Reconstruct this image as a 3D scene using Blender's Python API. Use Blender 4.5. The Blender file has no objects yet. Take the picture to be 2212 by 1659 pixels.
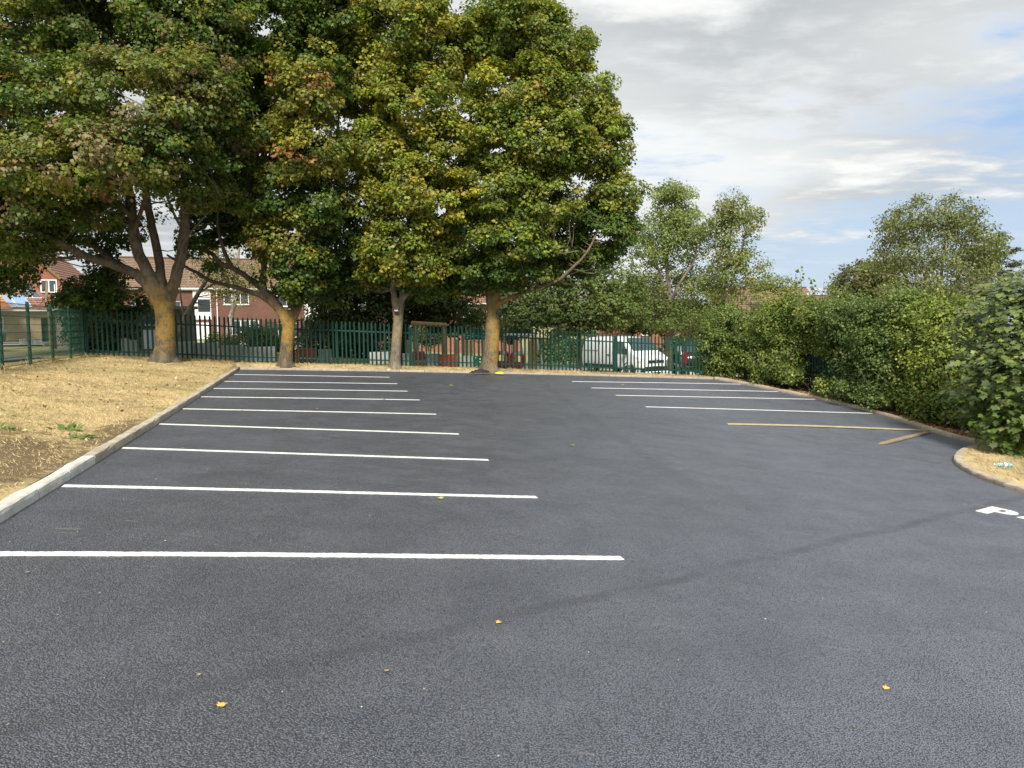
import bpy, math, random
import numpy as np
from mathutils import Vector, Matrix

# ------------------------------------------------------------------ camera, sky, sun, exposure
SC = bpy.context.scene
COL = SC.collection
EYE = 1.7725
FPX, CX, CY = 1600.0, 1106.0, 829.5
PITCH, ROLL = math.atan((829.5 - 705.0) / 1600.0), 0.01

def view_axes():
    cp, sp, c, s = math.cos(PITCH), math.sin(PITCH), math.cos(ROLL), math.sin(ROLL)
    F = Vector((0, cp, -sp)); R0 = Vector((1, 0, 0)); U0 = Vector((0, sp, cp))
    return R0 * c - U0 * s, R0 * s + U0 * c, F
AX_R, AX_U, AX_F = view_axes()
cam_data = bpy.data.cameras.new('camera')
cam = bpy.data.objects.new('camera', cam_data); COL.objects.link(cam)
cam_data.sensor_width = 36.0; cam_data.lens = 36.0 * FPX / 2212.0
cam_data.clip_start = 0.05; cam_data.clip_end = 3000
M = Matrix((( AX_R.x, AX_U.x, -AX_F.x, 0), (AX_R.y, AX_U.y, -AX_F.y, 0), (AX_R.z, AX_U.z, -AX_F.z, EYE), (0, 0, 0, 1)))
cam.matrix_world = M
SC.camera = cam

SUN_AZ, SUN_EL = math.radians(181), math.radians(43)     # from +Y towards +X: behind the camera, to the right
sun_data = bpy.data.lights.new('sun', 'SUN')
sun_data.energy = 4.4; sun_data.angle = math.radians(15); sun_data.color = (1.0, 0.95, 0.86)
sun = bpy.data.objects.new('sun', sun_data); COL.objects.link(sun)
sdir = Vector((math.sin(SUN_AZ) * math.cos(SUN_EL), math.cos(SUN_AZ) * math.cos(SUN_EL), math.sin(SUN_EL)))
sun.rotation_euler = sdir.to_track_quat('Z', 'Y').to_euler()
sun.location = (0, 0, 30)

SC.view_settings.view_transform = 'Standard'; SC.view_settings.look = 'None'
SC.view_settings.gamma = 1.0; SC.view_settings.use_curve_mapping = False
SC.view_settings.exposure = 0.45
SC.cycles.max_bounces = 8; SC.cycles.diffuse_bounces = 4; SC.cycles.glossy_bounces = 3
SC.cycles.transmission_bounces = 6; SC.cycles.transparent_max_bounces = 8
SC.cycles.use_denoising = True

class NT:
    """small helper to write node trees"""
    def __init__(s, tree): s.t = tree; s.n = tree.nodes; s.l = tree.links
    def new(s, typ, **kw):
        nd = s.n.new(typ)
        for k, v in kw.items():
            if k == 'inp':
                for kk, vv in v.items():
                    if isinstance(vv, bpy.types.NodeSocket): s.l.new(vv, nd.inputs[kk])
                    else: nd.inputs[kk].default_value = vv
            else: setattr(nd, k, v)
        return nd
    def math(s, op, a, b=None, clamp=False):
        nd = s.n.new('ShaderNodeMath'); nd.operation = op; nd.use_clamp = clamp
        for i, v in enumerate((a, b)):
            if v is None: continue
            if isinstance(v, bpy.types.NodeSocket): s.l.new(v, nd.inputs[i])
            else: nd.inputs[i].default_value = v
        return nd.outputs[0]
    def vmath(s, op, a, b=None):
        nd = s.n.new('ShaderNodeVectorMath'); nd.operation = op
        for i, v in enumerate((a, b)):
            if v is None: continue
            if isinstance(v, bpy.types.NodeSocket): s.l.new(v, nd.inputs[i])
            else: nd.inputs[i].default_value = v
        return nd.outputs[0]
    def smooth(s, v, a, b, lo=0.0, hi=1.0):
        nd = s.n.new('ShaderNodeMapRange'); nd.interpolation_type = 'SMOOTHSTEP'
        s.l.new(v, nd.inputs[0])
        for i, x in enumerate((a, b, lo, hi)): nd.inputs[i + 1].default_value = x
        return nd.outputs[0]
    def noise(s, vec, scale, detail=4, rough=0.55, dist=0.0):
        nd = s.n.new('ShaderNodeTexNoise'); s.l.new(vec, nd.inputs['Vector'])
        nd.inputs['Scale'].default_value = scale; nd.inputs['Detail'].default_value = detail
        nd.inputs['Roughness'].default_value = rough; nd.inputs['Distortion'].default_value = dist
        return nd.outputs[0]
    def mix(s, fac, a, b, blend='MIX'):
        nd = s.n.new('ShaderNodeMix'); nd.data_type = 'RGBA'; nd.blend_type = blend
        for k, v in ((0, fac), (6, a), (7, b)):
            sock = nd.inputs[k]
            if isinstance(v, bpy.types.NodeSocket): s.l.new(v, sock)
            elif k == 0: sock.default_value = v
            else: sock.default_value = (*v, 1.0) if len(v) == 3 else v
        return nd.outputs[2]
    def mapping(s, vec, scale=(1, 1, 1), rot=(0, 0, 0), loc=(0, 0, 0)):
        nd = s.n.new('ShaderNodeMapping'); s.l.new(vec, nd.inputs[0])
        nd.inputs['Location'].default_value = loc; nd.inputs['Rotation'].default_value = rot; nd.inputs['Scale'].default_value = scale
        return nd.outputs[0]

def make_world():
    w = bpy.data.worlds.new('World'); SC.world = w; w.use_nodes = True
    T = NT(w.node_tree); T.n.clear()
    out = T.new('ShaderNodeOutputWorld'); bg = T.new('ShaderNodeBackground')
    sky = T.new('ShaderNodeTexSky'); sky.sky_type = 'NISHITA'; sky.sun_disc = False
    sky.sun_elevation = SUN_EL; sky.sun_rotation = SUN_AZ; sky.air_density = 1.0; sky.dust_density = 1.5; sky.ozone_density = 1.5
    tc = T.new('ShaderNodeTexCoord')
    sep = T.new('ShaderNodeSeparateXYZ', inp={0: tc.outputs['Generated']})
    zz = T.math('ADD', T.math('MAXIMUM', sep.outputs[2], 0.0), 0.11)
    px = T.math('DIVIDE', sep.outputs[0], zz); py = T.math('DIVIDE', sep.outputs[1], zz)
    p = T.new('ShaderNodeCombineXYZ', inp={0: px, 1: py, 2: 0.0}).outputs[0]
    pr = T.mapping(p, scale=(0.62, 1.0, 1.0), rot=(0, 0, math.radians(-16)), loc=(3.1, 1.7, 0))
    big = T.noise(pr, 0.55, 3, 0.5, 0.3)
    med = T.noise(pr, 1.5, 6, 0.58, 0.25)
    fine = T.noise(T.mapping(p, scale=(0.8, 1.15, 1), rot=(0, 0, math.radians(-12)), loc=(8.3, 4.4, 0)), 3.4, 6, 0.6, 0.2)
    # the cloud sheet thins out towards the east (the right of the view)
    east = T.smooth(px, 0.42, 2.2, 0.10, -0.088)
    dens = T.math('ADD', T.math('ADD', T.math('MULTIPLY', big, 0.45), T.math('MULTIPLY', med, 0.38)), T.math('MULTIPLY', fine, 0.25))
    dens = T.math('ADD', dens, east)
    cover = T.smooth(dens, 0.44, 0.58)
    thick = T.smooth(T.math('ADD', T.math('MULTIPLY', big, 0.5), T.math('ADD', T.math('MULTIPLY', med, 0.3), T.math('MULTIPLY', fine, 0.2))), 0.43, 0.57)
    puff = T.smooth(T.math('ADD', T.math('MULTIPLY', med, 0.6), T.math('MULTIPLY', fine, 0.4)), 0.47, 0.66)
    ccol = T.mix(thick, (6.8, 7.0, 7.05), (4.0, 4.24, 4.38))
    ccol = T.mix(puff, ccol, (7.4, 7.45, 7.35))
    blue = T.mix(0.8, sky.outputs[0], (2.1, 3.7, 6.6))
    hz = T.smooth(sep.outputs[2], 0.0, 0.34, 0.85, 0.10)      # thin bright cloud veil near the horizon
    blue = T.mix(hz, blue, (4.9, 5.7, 6.3))
    col = T.mix(cover, blue, ccol)
    T.l.new(col, bg.inputs[0]); bg.inputs[1].default_value = 0.1
    T.l.new(bg.outputs[0], out.inputs[0])
make_world()

# ------------------------------------------------------------------ helpers: place, things, meshes
TH, GU, GV = 0.26219182690928683, -3.8462878517942545, 4.85504585661072
GE = (math.cos(TH), math.sin(TH)); GN = (-math.sin(TH), math.cos(TH))
CO = (-1.52994, -0.0890200, -0.00059, 0.00245, -0.00056, 0.00032)

def XY(u, v): return (GU + u * GE[0] + v * GN[0], GV + u * GE[1] + v * GN[1])
def UV(x, y): return ((x - GU) * GE[0] + (y - GV) * GE[1], (x - GU) * GN[0] + (y - GV) * GN[1])
def gz(u, v):
    """level of the asphalt: the car park falls to the right"""
    u = min(max(u, -9.0), 24.0); v = min(max(v, -10.0), 22.3)
    return CO[0] + CO[1] * u + CO[2] * v + CO[3] * u * v + CO[4] * u * u + CO[5] * v * v + EYE
def sst(x, a, b):
    t = min(max((x - a) / (b - a), 0.0), 1.0); return t * t * (3 - 2 * t)
def lerp_tab(x, tab):
    for (a, va), (b, vb) in zip(tab, tab[1:]):
        if x <= b: return va + (vb - va) * min(max((x - a) / (b - a), 0), 1)
    return tab[-1][1]
def rise(u, v):
    """how far lawn and verge stand above the asphalt level"""
    left = 0.10 + 0.26 * sst(-u, 0.0, 5.0)
    back = lerp_tab(u, [(-5, .36), (0, .20), (9, .12), (17, .05), (24, .05)])
    k = sst(v, 15, 21.8)
    if u > -.14: back = .055 + (back - .055) * sst(v, 21.56, 22.05)
    return left * (1 - k) + max(back, left if u < 0 else 0) * k if u < 0 else back
def lz(u, v): return gz(u, v) + rise(u, v)
def tz(u, v):
    """open ground beyond the fences"""
    z = lz(u, 22.3) if v > 22.3 else lz(u, v)
    return z - min(max((v - 22.3) * 0.055, 0), 0.42) * sst(u, 2, 13)
def P(u, v, h=0.0): x, y = XY(u, v); return Vector((x, y, gz(u, v) + h))
def L(u, v, h=0.0): x, y = XY(u, v); return Vector((x, y, lz(u, v) + h))
def G(x, y, h=0.0):
    u, v = UV(x, y); return Vector((x, y, tz(u, v) + h))
def at(px, py, Y):
    """the point at distance Y that the photograph shows at (px, py) of 2212 x 1659"""
    d = AX_R * ((px - CX) / FPX) + AX_U * ((CY - py) / FPX) + AX_F
    return Vector((0, 0, EYE)) + d * (Y / d.y)

def wloc(o):
    v = Vector((0, 0, 0))
    while o is not None: v += o.location; o = o.parent
    return v
def tag(o, label=None, cat=None, group=None, kind=None):
    if label: o['label'] = label
    if cat: o['category'] = cat
    if group: o['group'] = group
    if kind: o['kind'] = kind
    return o
def thing(name, label, cat, loc=(0, 0, 0), rz=0.0, group=None, kind=None):
    o = bpy.data.objects.new(name, None); COL.objects.link(o)
    o.location = loc; o.rotation_euler = (0, 0, rz); o.empty_display_size = 0.2
    return tag(o, label, cat, group, kind)
def link(name, me, parent=None, loc=(0, 0, 0), rot=(0, 0, 0), scale=(1, 1, 1)):
    o = bpy.data.objects.new(name, me); COL.objects.link(o)
    o.location = loc; o.rotation_euler = rot; o.scale = scale
    if parent is not None: o.parent = parent
    return o

class MB:
    """collects faces in world (or local) coordinates, then links them as ONE mesh"""
    def __init__(s): s.v = []; s.f = []; s.m = []; s.cur = 0
    def face(s, pts):
        i = len(s.v); s.v += [tuple(p) for p in pts]; s.f.append(tuple(range(i, i + len(pts)))); s.m.append(s.cur)
    def verts(s, pts):
        i = len(s.v); s.v += [tuple(p) for p in pts]; return i
    def idx(s, t): s.f.append(tuple(t)); s.m.append(s.cur)
    def box(s, c, size, rot=None, taper=1.0):
        c = Vector(c); hx, hy, hz = [d / 2 for d in size]
        pts = [Vector((x * hx * (taper if z > 0 else 1), y * hy * (taper if z > 0 else 1), z * hz)) for z in (-1, 1) for x, y in ((-1, -1), (1, -1), (1, 1), (-1, 1))]
        if rot is not None:
            R = rot if isinstance(rot, Matrix) else Matrix.Rotation(rot, 3, 'Z')
            pts = [R @ p for p in pts]
        i = s.verts([c + p for p in pts])
        for q in ((3, 2, 1, 0), (4, 5, 6, 7), (0, 1, 5, 4), (1, 2, 6, 5), (2, 3, 7, 6), (3, 0, 4, 7)): s.idx([i + k for k in q])
    def bar(s, a, b, w, h=None, up=(0, 0, 1)):
        a = Vector(a); b = Vector(b); h = h or w
        d = (b - a).normalized(); x = d.cross(Vector(up))
        if x.length < 1e-4: x = d.cross(Vector((0, 1, 0)))
        x.normalize(); y = x.cross(d).normalized()
        i = s.verts([p + x * (w / 2 * sx) + y * (h / 2 * sy) for p in (a, b) for sx, sy in ((-1, -1), (1, -1), (1, 1), (-1, 1))])
        for q in ((0, 1, 2, 3), (7, 6, 5, 4), (4, 5, 1, 0), (5, 6, 2, 1), (6, 7, 3, 2), (7, 4, 0, 3)): s.idx([i + k for k in q])
    def tube(s, pts, rad, n=8, cap=True, wob=0.0, seed=0, butt=None):
        pts = [Vector(p) for p in pts]; N = len(pts)
        if not hasattr(rad, '__len__'): rad = [rad] * N
        t0 = (pts[1] - pts[0]).normalized()
        ref = Vector((1, 0, 0)) if abs(t0.x) < 0.8 else Vector((0, 1, 0))
        rg = random.Random(seed); base = None
        for k in range(N):
            t = (pts[min(k + 1, N - 1)] - pts[max(k - 1, 0)]).normalized()
            x = (ref - t * ref.dot(t)).normalized(); y = t.cross(x); ref = x
            ring = []
            for a in range(n):
                an = 2 * math.pi * a / n
                r = rad[k] * (1 + wob * (rg.random() - .5))
                if butt is not None: r *= 1 + butt[k] * (.55 + .45 * math.cos(4 * an + seed)) 
                ring.append(pts[k] + x * (math.cos(an) * r) + y * (math.sin(an) * r))
            i = s.verts(ring)
            if base is not None:
                for a in range(n): s.idx((base + a, base + (a + 1) % n, i + (a + 1) % n, i + a))
            elif cap: s.idx(tuple(i + a for a in reversed(range(n))))
            base = i
        if cap: s.idx(tuple(base + a for a in range(n)))
    def loft(s, rings, close=True, caps=True):
        base = None
        for r in rings:
            i = s.verts(r); n = len(r)
            if base is not None:
                for a in range(n if close else n - 1): s.idx((base + a, base + (a + 1) % n, i + (a + 1) % n, i + a))
            elif caps: s.idx(tuple(i + a for a in reversed(range(n))))
            base = i
        if caps: s.idx(tuple(base + a for a in range(len(rings[-1]))))
    def mesh(s, name, mats, off=Vector((0, 0, 0)), smooth=False):
        me = bpy.data.meshes.new(name)
        me.from_pydata([(x - off[0], y - off[1], z - off[2]) for x, y, z in s.v], [], s.f)
        mats = mats if isinstance(mats, (list, tuple)) else [mats]
        for m in mats: me.materials.append(m)
        if len(mats) > 1: me.polygons.foreach_set('material_index', s.m)
        if smooth: me.polygons.foreach_set('use_smooth', [True] * len(s.f))
        me.update(); return me
    def build(s, name, mats, parent=None, smooth=False, at0=None):
        off = wloc(parent) if parent is not None else Vector(at0 or (0, 0, 0))
        o = link(name, s.mesh(name, mats, off, smooth), parent)
        if parent is None and at0 is not None: o.location = at0
        return o
def solid(name, fn, mats, parent=None, **kw):
    m = MB(); fn(m); return m.build(name, mats, parent, **kw)
def bevel(o, w=0.01, seg=2):
    md = o.modifiers.new('bevel', 'BEVEL'); md.width = w; md.segments = seg; md.limit_method = 'ANGLE'; return o
def spline(pts, n):
    """Catmull-Rom through pts, n samples per span (points may carry a radius as 4th value)"""
    p = [np.array(q, float) for q in pts]; p = [2 * p[0] - p[1]] + p + [2 * p[-1] - p[-2]]; out = []
    for i in range(1, len(p) - 2):
        for k in range(n):
            t = k / n
            out.append(.5 * ((2 * p[i]) + (-p[i-1] + p[i+1]) * t + (2*p[i-1] - 5*p[i] + 4*p[i+1] - p[i+2]) * t*t + (-p[i-1] + 3*p[i] - 3*p[i+1] + p[i+2]) * t**3))
    out.append(p[-2]); return out

# ------------------------------------------------------------------ materials
def mat(name, col=(.5, .5, .5), rough=.7, metal=0.0, spec=.4, var=0.0, vscale=6.0, col2=None, bump=0.0, bscale=40.0, rand=0.0, trans=0.0, alpha=None):
    m = bpy.data.materials.new(name); m.use_nodes = True
    T = NT(m.node_tree); b = T.n['Principled BSDF']
    b.inputs['Roughness'].default_value = rough; b.inputs['Metallic'].default_value = metal
    b.inputs['Specular IOR Level'].default_value = spec
    tc = T.new('ShaderNodeTexCoord').outputs['Object']
    c = None
    if col2 is not None or var:
        nz = T.smooth(T.noise(tc, vscale, 6, .6), .3, .7)
        c = T.mix(nz, col, col2 if col2 is not None else tuple(x * (1 - var) for x in col))
    if rand:
        oi = T.new('ShaderNodeObjectInfo')
        hs = T.new('ShaderNodeHueSaturation'); hs.inputs['Saturation'].default_value = 1.0
        T.l.new(T.smooth(oi.outputs['Random'], 0, 1, 1 - rand, 1 + rand), hs.inputs['Value'])
        if c is None: hs.inputs['Color'].default_value = (*col, 1)
        else: T.l.new(c, hs.inputs['Color'])
        c = hs.outputs[0]
    if c is None: b.inputs['Base Color'].default_value = (*col, 1)
    else: T.l.new(c, b.inputs['Base Color'])
    if bump:
        bp = T.new('ShaderNodeBump'); bp.inputs['Strength'].default_value = bump; bp.inputs['Distance'].default_value = .01
        T.l.new(T.noise(tc, bscale, 6, .65), bp.inputs['Height']); T.l.new(bp.outputs[0], b.inputs['Normal'])
    if trans: b.inputs['Transmission Weight'].default_value = trans
    return m

def mat_asphalt():
    m = bpy.data.materials.new('asphalt'); m.use_nodes = True
    T = NT(m.node_tree); b = T.n['Principled BSDF']
    tc = T.new('ShaderNodeTexCoord').outputs['Object']
    grit = T.new('ShaderNodeTexVoronoi'); T.l.new(tc, grit.inputs['Vector']); grit.inputs['Scale'].default_value = 105; grit.inputs['Randomness'].default_value = 1
    grit2 = T.new('ShaderNodeTexVoronoi'); T.l.new(tc, grit2.inputs['Vector']); grit2.inputs['Scale'].default_value = 210
    big = T.noise(tc, .32, 4, .55, .4); mid = T.noise(tc, 2.2, 5, .6)
    roll = T.noise(T.mapping(tc, scale=(.9, .16, 1), rot=(0, 0, -TH)), 1.0, 4, .5)
    sp = T.new('ShaderNodeSeparateXYZ', inp={0: T.new('ShaderNodeTexNoise', inp={'Vector': tc, 'Scale': 70.0, 'Detail': 3.0}).outputs[1]})
    base = T.mix(T.smooth(big, .35, .65), (.060, .066, .080), (.092, .098, .118))
    base = T.mix(T.math('MULTIPLY', T.smooth(roll, .45, .7), .5), base, (.042, .044, .051))
    sxyz = T.new('ShaderNodeSeparateXYZ', inp={0: tc})
    # roller joints between the laid strips: two lines across the lot
    def seam(p0, n, w, wob):
        q = T.math('ADD', T.math('MULTIPLY', T.math('SUBTRACT', sxyz.outputs[0], p0[0]), n[0]), T.math('MULTIPLY', T.math('SUBTRACT', sxyz.outputs[1], p0[1]), n[1]))
        q = T.math('ADD', q, T.math('MULTIPLY', T.math('SUBTRACT', T.noise(tc, .9, 4, .6), .5), wob))
        return T.smooth(T.math('ABSOLUTE', q), w * .2, w, 1.0, 0.0)
    s1 = T.math('MULTIPLY', seam((.44, 5.05), (-.639, .769), .105, .26), T.smooth(mid, .35, .62, .15, 1.0))
    s2 = T.math('MULTIPLY', T.math('MULTIPLY', seam((1.88, 15.5), (.996, .085), .20, .5), T.smooth(sxyz.outputs[1], 8.5, 12.0)), T.smooth(mid, .35, .62, .1, .6))
    seams = T.math('MAXIMUM', s1, s2)
    # sky sheen painted into the colour: asphalt turns lighter and bluer towards the right
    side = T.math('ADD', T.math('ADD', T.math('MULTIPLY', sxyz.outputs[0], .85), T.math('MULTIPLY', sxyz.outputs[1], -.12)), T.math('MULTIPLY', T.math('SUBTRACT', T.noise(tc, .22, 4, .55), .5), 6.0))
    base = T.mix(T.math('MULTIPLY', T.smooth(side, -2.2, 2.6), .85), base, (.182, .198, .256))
    cellv = T.new('ShaderNodeSeparateXYZ', inp={0: grit.outputs['Color']}).outputs[0]
    base = T.mix(T.smooth(cellv, .25, 1.0, 0.0, .75), base, (.19, .197, .225))
    base = T.mix(T.smooth(grit.outputs['Distance'], .32, .66, 0.0, .80), base, (.010, .010, .012))
    base = T.mix(T.math('MULTIPLY', T.smooth(sp.outputs[1], .66, .72), .35), base, (.16, .16, .155))
    base = T.mix(T.math('MULTIPLY', seams, .5), base, (.026, .027, .031))
    mot = T.noise(tc, 1.1, 5, .65, .3)
    base = T.mix(1.0, base, T.mix(T.smooth(mot, .32, .68), (.89, .895, .91), (1.10, 1.095, 1.085)), 'MULTIPLY')
    # dusty scuffs left by tyres and shovels
    sc = T.noise(T.mapping(tc, scale=(1.1, 7.0, 1), rot=(0, 0, -.12)), 1.6, 7, .72)
    msk = T.math('MULTIPLY', T.smooth(sc, .60, .70), T.smooth(T.noise(tc, .45, 3, .6), .48, .60))
    base = T.mix(T.math('MULTIPLY', msk, .6), base, (.27, .25, .215))
    T.l.new(base, b.inputs['Base Color'])
    T.l.new(T.smooth(mid, .3, .7, .42, .60), b.inputs['Roughness'])
    b.inputs['Specular IOR Level'].default_value = .95; b.inputs['Specular Tint'].default_value = (.92, .96, 1.0, 1)
    h = T.math('ADD', T.math('MULTIPLY', grit.outputs['Distance'], -1.0), T.math('MULTIPLY', grit2.outputs['Distance'], -.35))
    bp = T.new('ShaderNodeBump'); bp.inputs['Strength'].default_value = 1.0; bp.inputs['Distance'].default_value = .009
    T.l.new(h, bp.inputs['Height']); 
    bp2 = T.new('ShaderNodeBump'); bp2.inputs['Strength'].default_value = .35; bp2.inputs['Distance'].default_value = .05
    T.l.new(T.math('ADD', big, T.math('MULTIPLY', roll, .5)), bp2.inputs['Height']); T.l.new(bp.outputs[0], bp2.inputs['Normal'])
    T.l.new(bp2.outputs[0], b.inputs['Normal'])
    return m

def mat_lawn():
    m = bpy.data.materials.new('dry_lawn'); m.use_nodes = True
    T = NT(m.node_tree); b = T.n['Principled BSDF']; b.inputs['Roughness'].default_value = .95; b.inputs['Specular IOR Level'].default_value = .1
    tc = T.new('ShaderNodeTexCoord').outputs['Object']
    n1 = T.noise(tc, .7, 5, .6, .4); n2 = T.noise(tc, 5.0, 6, .7); n3 = T.noise(tc, 40.0, 5, .7)
    c = T.mix(T.smooth(n1, .38, .62), (.54, .42, .22), (.43, .33, .17))
    c = T.mix(T.math('MULTIPLY', T.smooth(n2, .50, .66), .55), c, (.20, .145, .075))
    c = T.mix(T.math('MULTIPLY', T.smooth(n3, .45, .7), .7), c, (.56, .44, .23))
    c = T.mix(T.math('MULTIPLY', T.smooth(T.noise(tc, 1.1, 4, .6), .52, .66), .6), c, (.17, .165, .06))
    # bare trampled soil near the front
    at1 = T.new('ShaderNodeAttribute'); at1.attribute_name = 'soil'
    c = T.mix(T.math('MULTIPLY', T.smooth(T.math('ADD', at1.outputs['Fac'], T.math('MULTIPLY', T.math('SUBTRACT', n2, .5), .9)), .35, .65), .85), c, (.105, .072, .045))
    T.l.new(c, b.inputs['Base Color'])
    bp = T.new('ShaderNodeBump'); bp.inputs['Strength'].default_value = .8; bp.inputs['Distance'].default_value = .03
    T.l.new(T.math('ADD', n2, T.math('MULTIPLY', n3, .5)), bp.inputs['Height']); T.l.new(bp.outputs[0], b.inputs['Normal'])
    return m

def mat_bark(name, lichen=.8, green=.2, dark=(.060, .048, .036), pale=(.135, .112, .085), zmin=.4, zmax=3.2, side=0.0):
    m = bpy.data.materials.new(name); m.use_nodes = True
    T = NT(m.node_tree); b = T.n['Principled BSDF']; b.inputs['Roughness'].default_value = .9; b.inputs['Specular IOR Level'].default_value = .15
    tc = T.new('ShaderNodeTexCoord').outputs['Object']
    st = T.mapping(tc, scale=(1, 1, .22))
    n = T.noise(st, 22, 6, .7); n2 = T.noise(tc, 2.0, 5, .6); n3 = T.noise(tc, 13, 5, .7)
    c = T.mix(T.smooth(n, .35, .65), dark, pale)
    c = T.mix(T.math('MULTIPLY', T.smooth(n2, .45, .65), .5), c, tuple(x * 1.35 for x in pale))
    sep = T.new('ShaderNodeSeparateXYZ', inp={0: tc})
    z = sep.outputs[2]
    hm = T.math('MULTIPLY', T.smooth(T.math('ADD', z, T.math('MULTIPLY', T.math('SUBTRACT', n3, .5), .8)), zmin * .2, zmin * 1.6), T.smooth(z, zmax * .75, zmax * 1.25, 1, 0))
    lm = T.smooth(T.math('ADD', n2, T.math('MULTIPLY', n3, .35)), .50, .78)
    if side: lm = T.math('MULTIPLY', lm, T.smooth(sep.outputs[0], -.12 * side, .22 * side) )
    lf = T.smooth(T.noise(tc, 38, 4, .7), .36, .60, .50, 1.0)
    c = T.mix(T.math('MULTIPLY', T.math('MULTIPLY', T.math('MULTIPLY', hm, lm), lf), lichen * .85), c, (.43, .26, .035))
    c = T.mix(T.math('MULTIPLY', T.smooth(T.noise(tc, 3.1, 4, .6), .5, .7), green), c, (.17, .17, .06))
    T.l.new(c, b.inputs['Base Color'])
    bp = T.new('ShaderNodeBump'); bp.inputs['Strength'].default_value = .9; bp.inputs['Distance'].default_value = .03
    T.l.new(T.math('ADD', n, T.math('MULTIPLY', n3, .4)), bp.inputs['Height']); T.l.new(bp.outputs[0], b.inputs['Normal'])
    return m

def mat_leaf(name, trans=.32, rough=.45, gain=1.0):
    m = bpy.data.materials.new(name); m.use_nodes = True
    T = NT(m.node_tree); T.n.clear()
    out = T.new('ShaderNodeOutputMaterial')
    a = T.new('ShaderNodeAttribute'); a.attribute_name = 'tint'
    c = T.mix(1.0, a.outputs['Color'], (gain, gain, gain), 'MULTIPLY')
    b = T.new('ShaderNodeBsdfPrincipled'); b.inputs['Roughness'].default_value = rough; b.inputs['Specular IOR Level'].default_value = .30
    T.l.new(c, b.inputs['Base Color'])
    tr = T.new('ShaderNodeBsdfTranslucent'); T.l.new(T.mix(1.0, c, (1.5, 1.5, .7), 'MULTIPLY'), tr.inputs[0])
    mx = T.new('ShaderNodeMixShader'); mx.inputs[0].default_value = trans
    T.l.new(b.outputs[0], mx.inputs[1]); T.l.new(tr.outputs[0], mx.inputs[2]); T.l.new(mx.outputs[0], out.inputs[0])
    return m

def mat_brick(name, c1, c2, mortar, scale=1.0, bw=.225, bh=.075):
    m = bpy.data.materials.new(name); m.use_nodes = True
    T = NT(m.node_tree); b = T.n['Principled BSDF']; b.inputs['Roughness'].default_value = .9
    a = T.new('ShaderNodeAttribute'); a.attribute_name = 'wall_uv'
    br = T.new('ShaderNodeTexBrick'); T.l.new(a.outputs['Vector'], br.inputs['Vector'])
    br.inputs['Color1'].default_value = (*c1, 1); br.inputs['Color2'].default_value = (*c2, 1); br.inputs['Mortar'].default_value = (*mortar, 1)
    br.inputs['Scale'].default_value = 1.0; br.inputs['Brick Width'].default_value = bw * scale; br.inputs['Row Height'].default_value = bh * scale
    br.inputs['Mortar Size'].default_value = .007 * scale; br.inputs['Bias'].default_value = 0.0
    n = T.smooth(T.noise(a.outputs['Vector'], .8, 5, .6), .3, .7)
    T.l.new(T.mix(T.math('MULTIPLY', n, .35), br.outputs[0], tuple(x * .6 for x in c1)), b.inputs['Base Color'])
    return m

def mat_tile(name, c1, c2):
    m = bpy.data.materials.new(name); m.use_nodes = True
    T = NT(m.node_tree); b = T.n['Principled BSDF']; b.inputs['Roughness'].default_value = .85
    a = T.new('ShaderNodeAttribute'); a.attribute_name = 'wall_uv'
    br = T.new('ShaderNodeTexBrick'); T.l.new(a.outputs['Vector'], br.inputs['Vector'])
    br.inputs['Color1'].default_value = (*c1, 1); br.inputs['Color2'].default_value = (*c2, 1); br.inputs['Mortar'].default_value = (*[x * .35 for x in c1], 1)
    br.inputs['Scale'].default_value = 1.0; br.inputs['Brick Width'].default_value = .33; br.inputs['Row Height'].default_value = .36; br.inputs['Mortar Size'].default_value = .018
    n = T.smooth(T.noise(a.outputs['Vector'], .7, 6, .65), .35, .7)
    T.l.new(T.mix(T.math('MULTIPLY', n, .5), br.outputs[0], tuple(x * .62 for x in c1)), b.inputs['Base Color'])
    return m

def mat_glass(name, col=(.03, .04, .045)):
    return mat(name, col, rough=.06, spec=.8)

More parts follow.
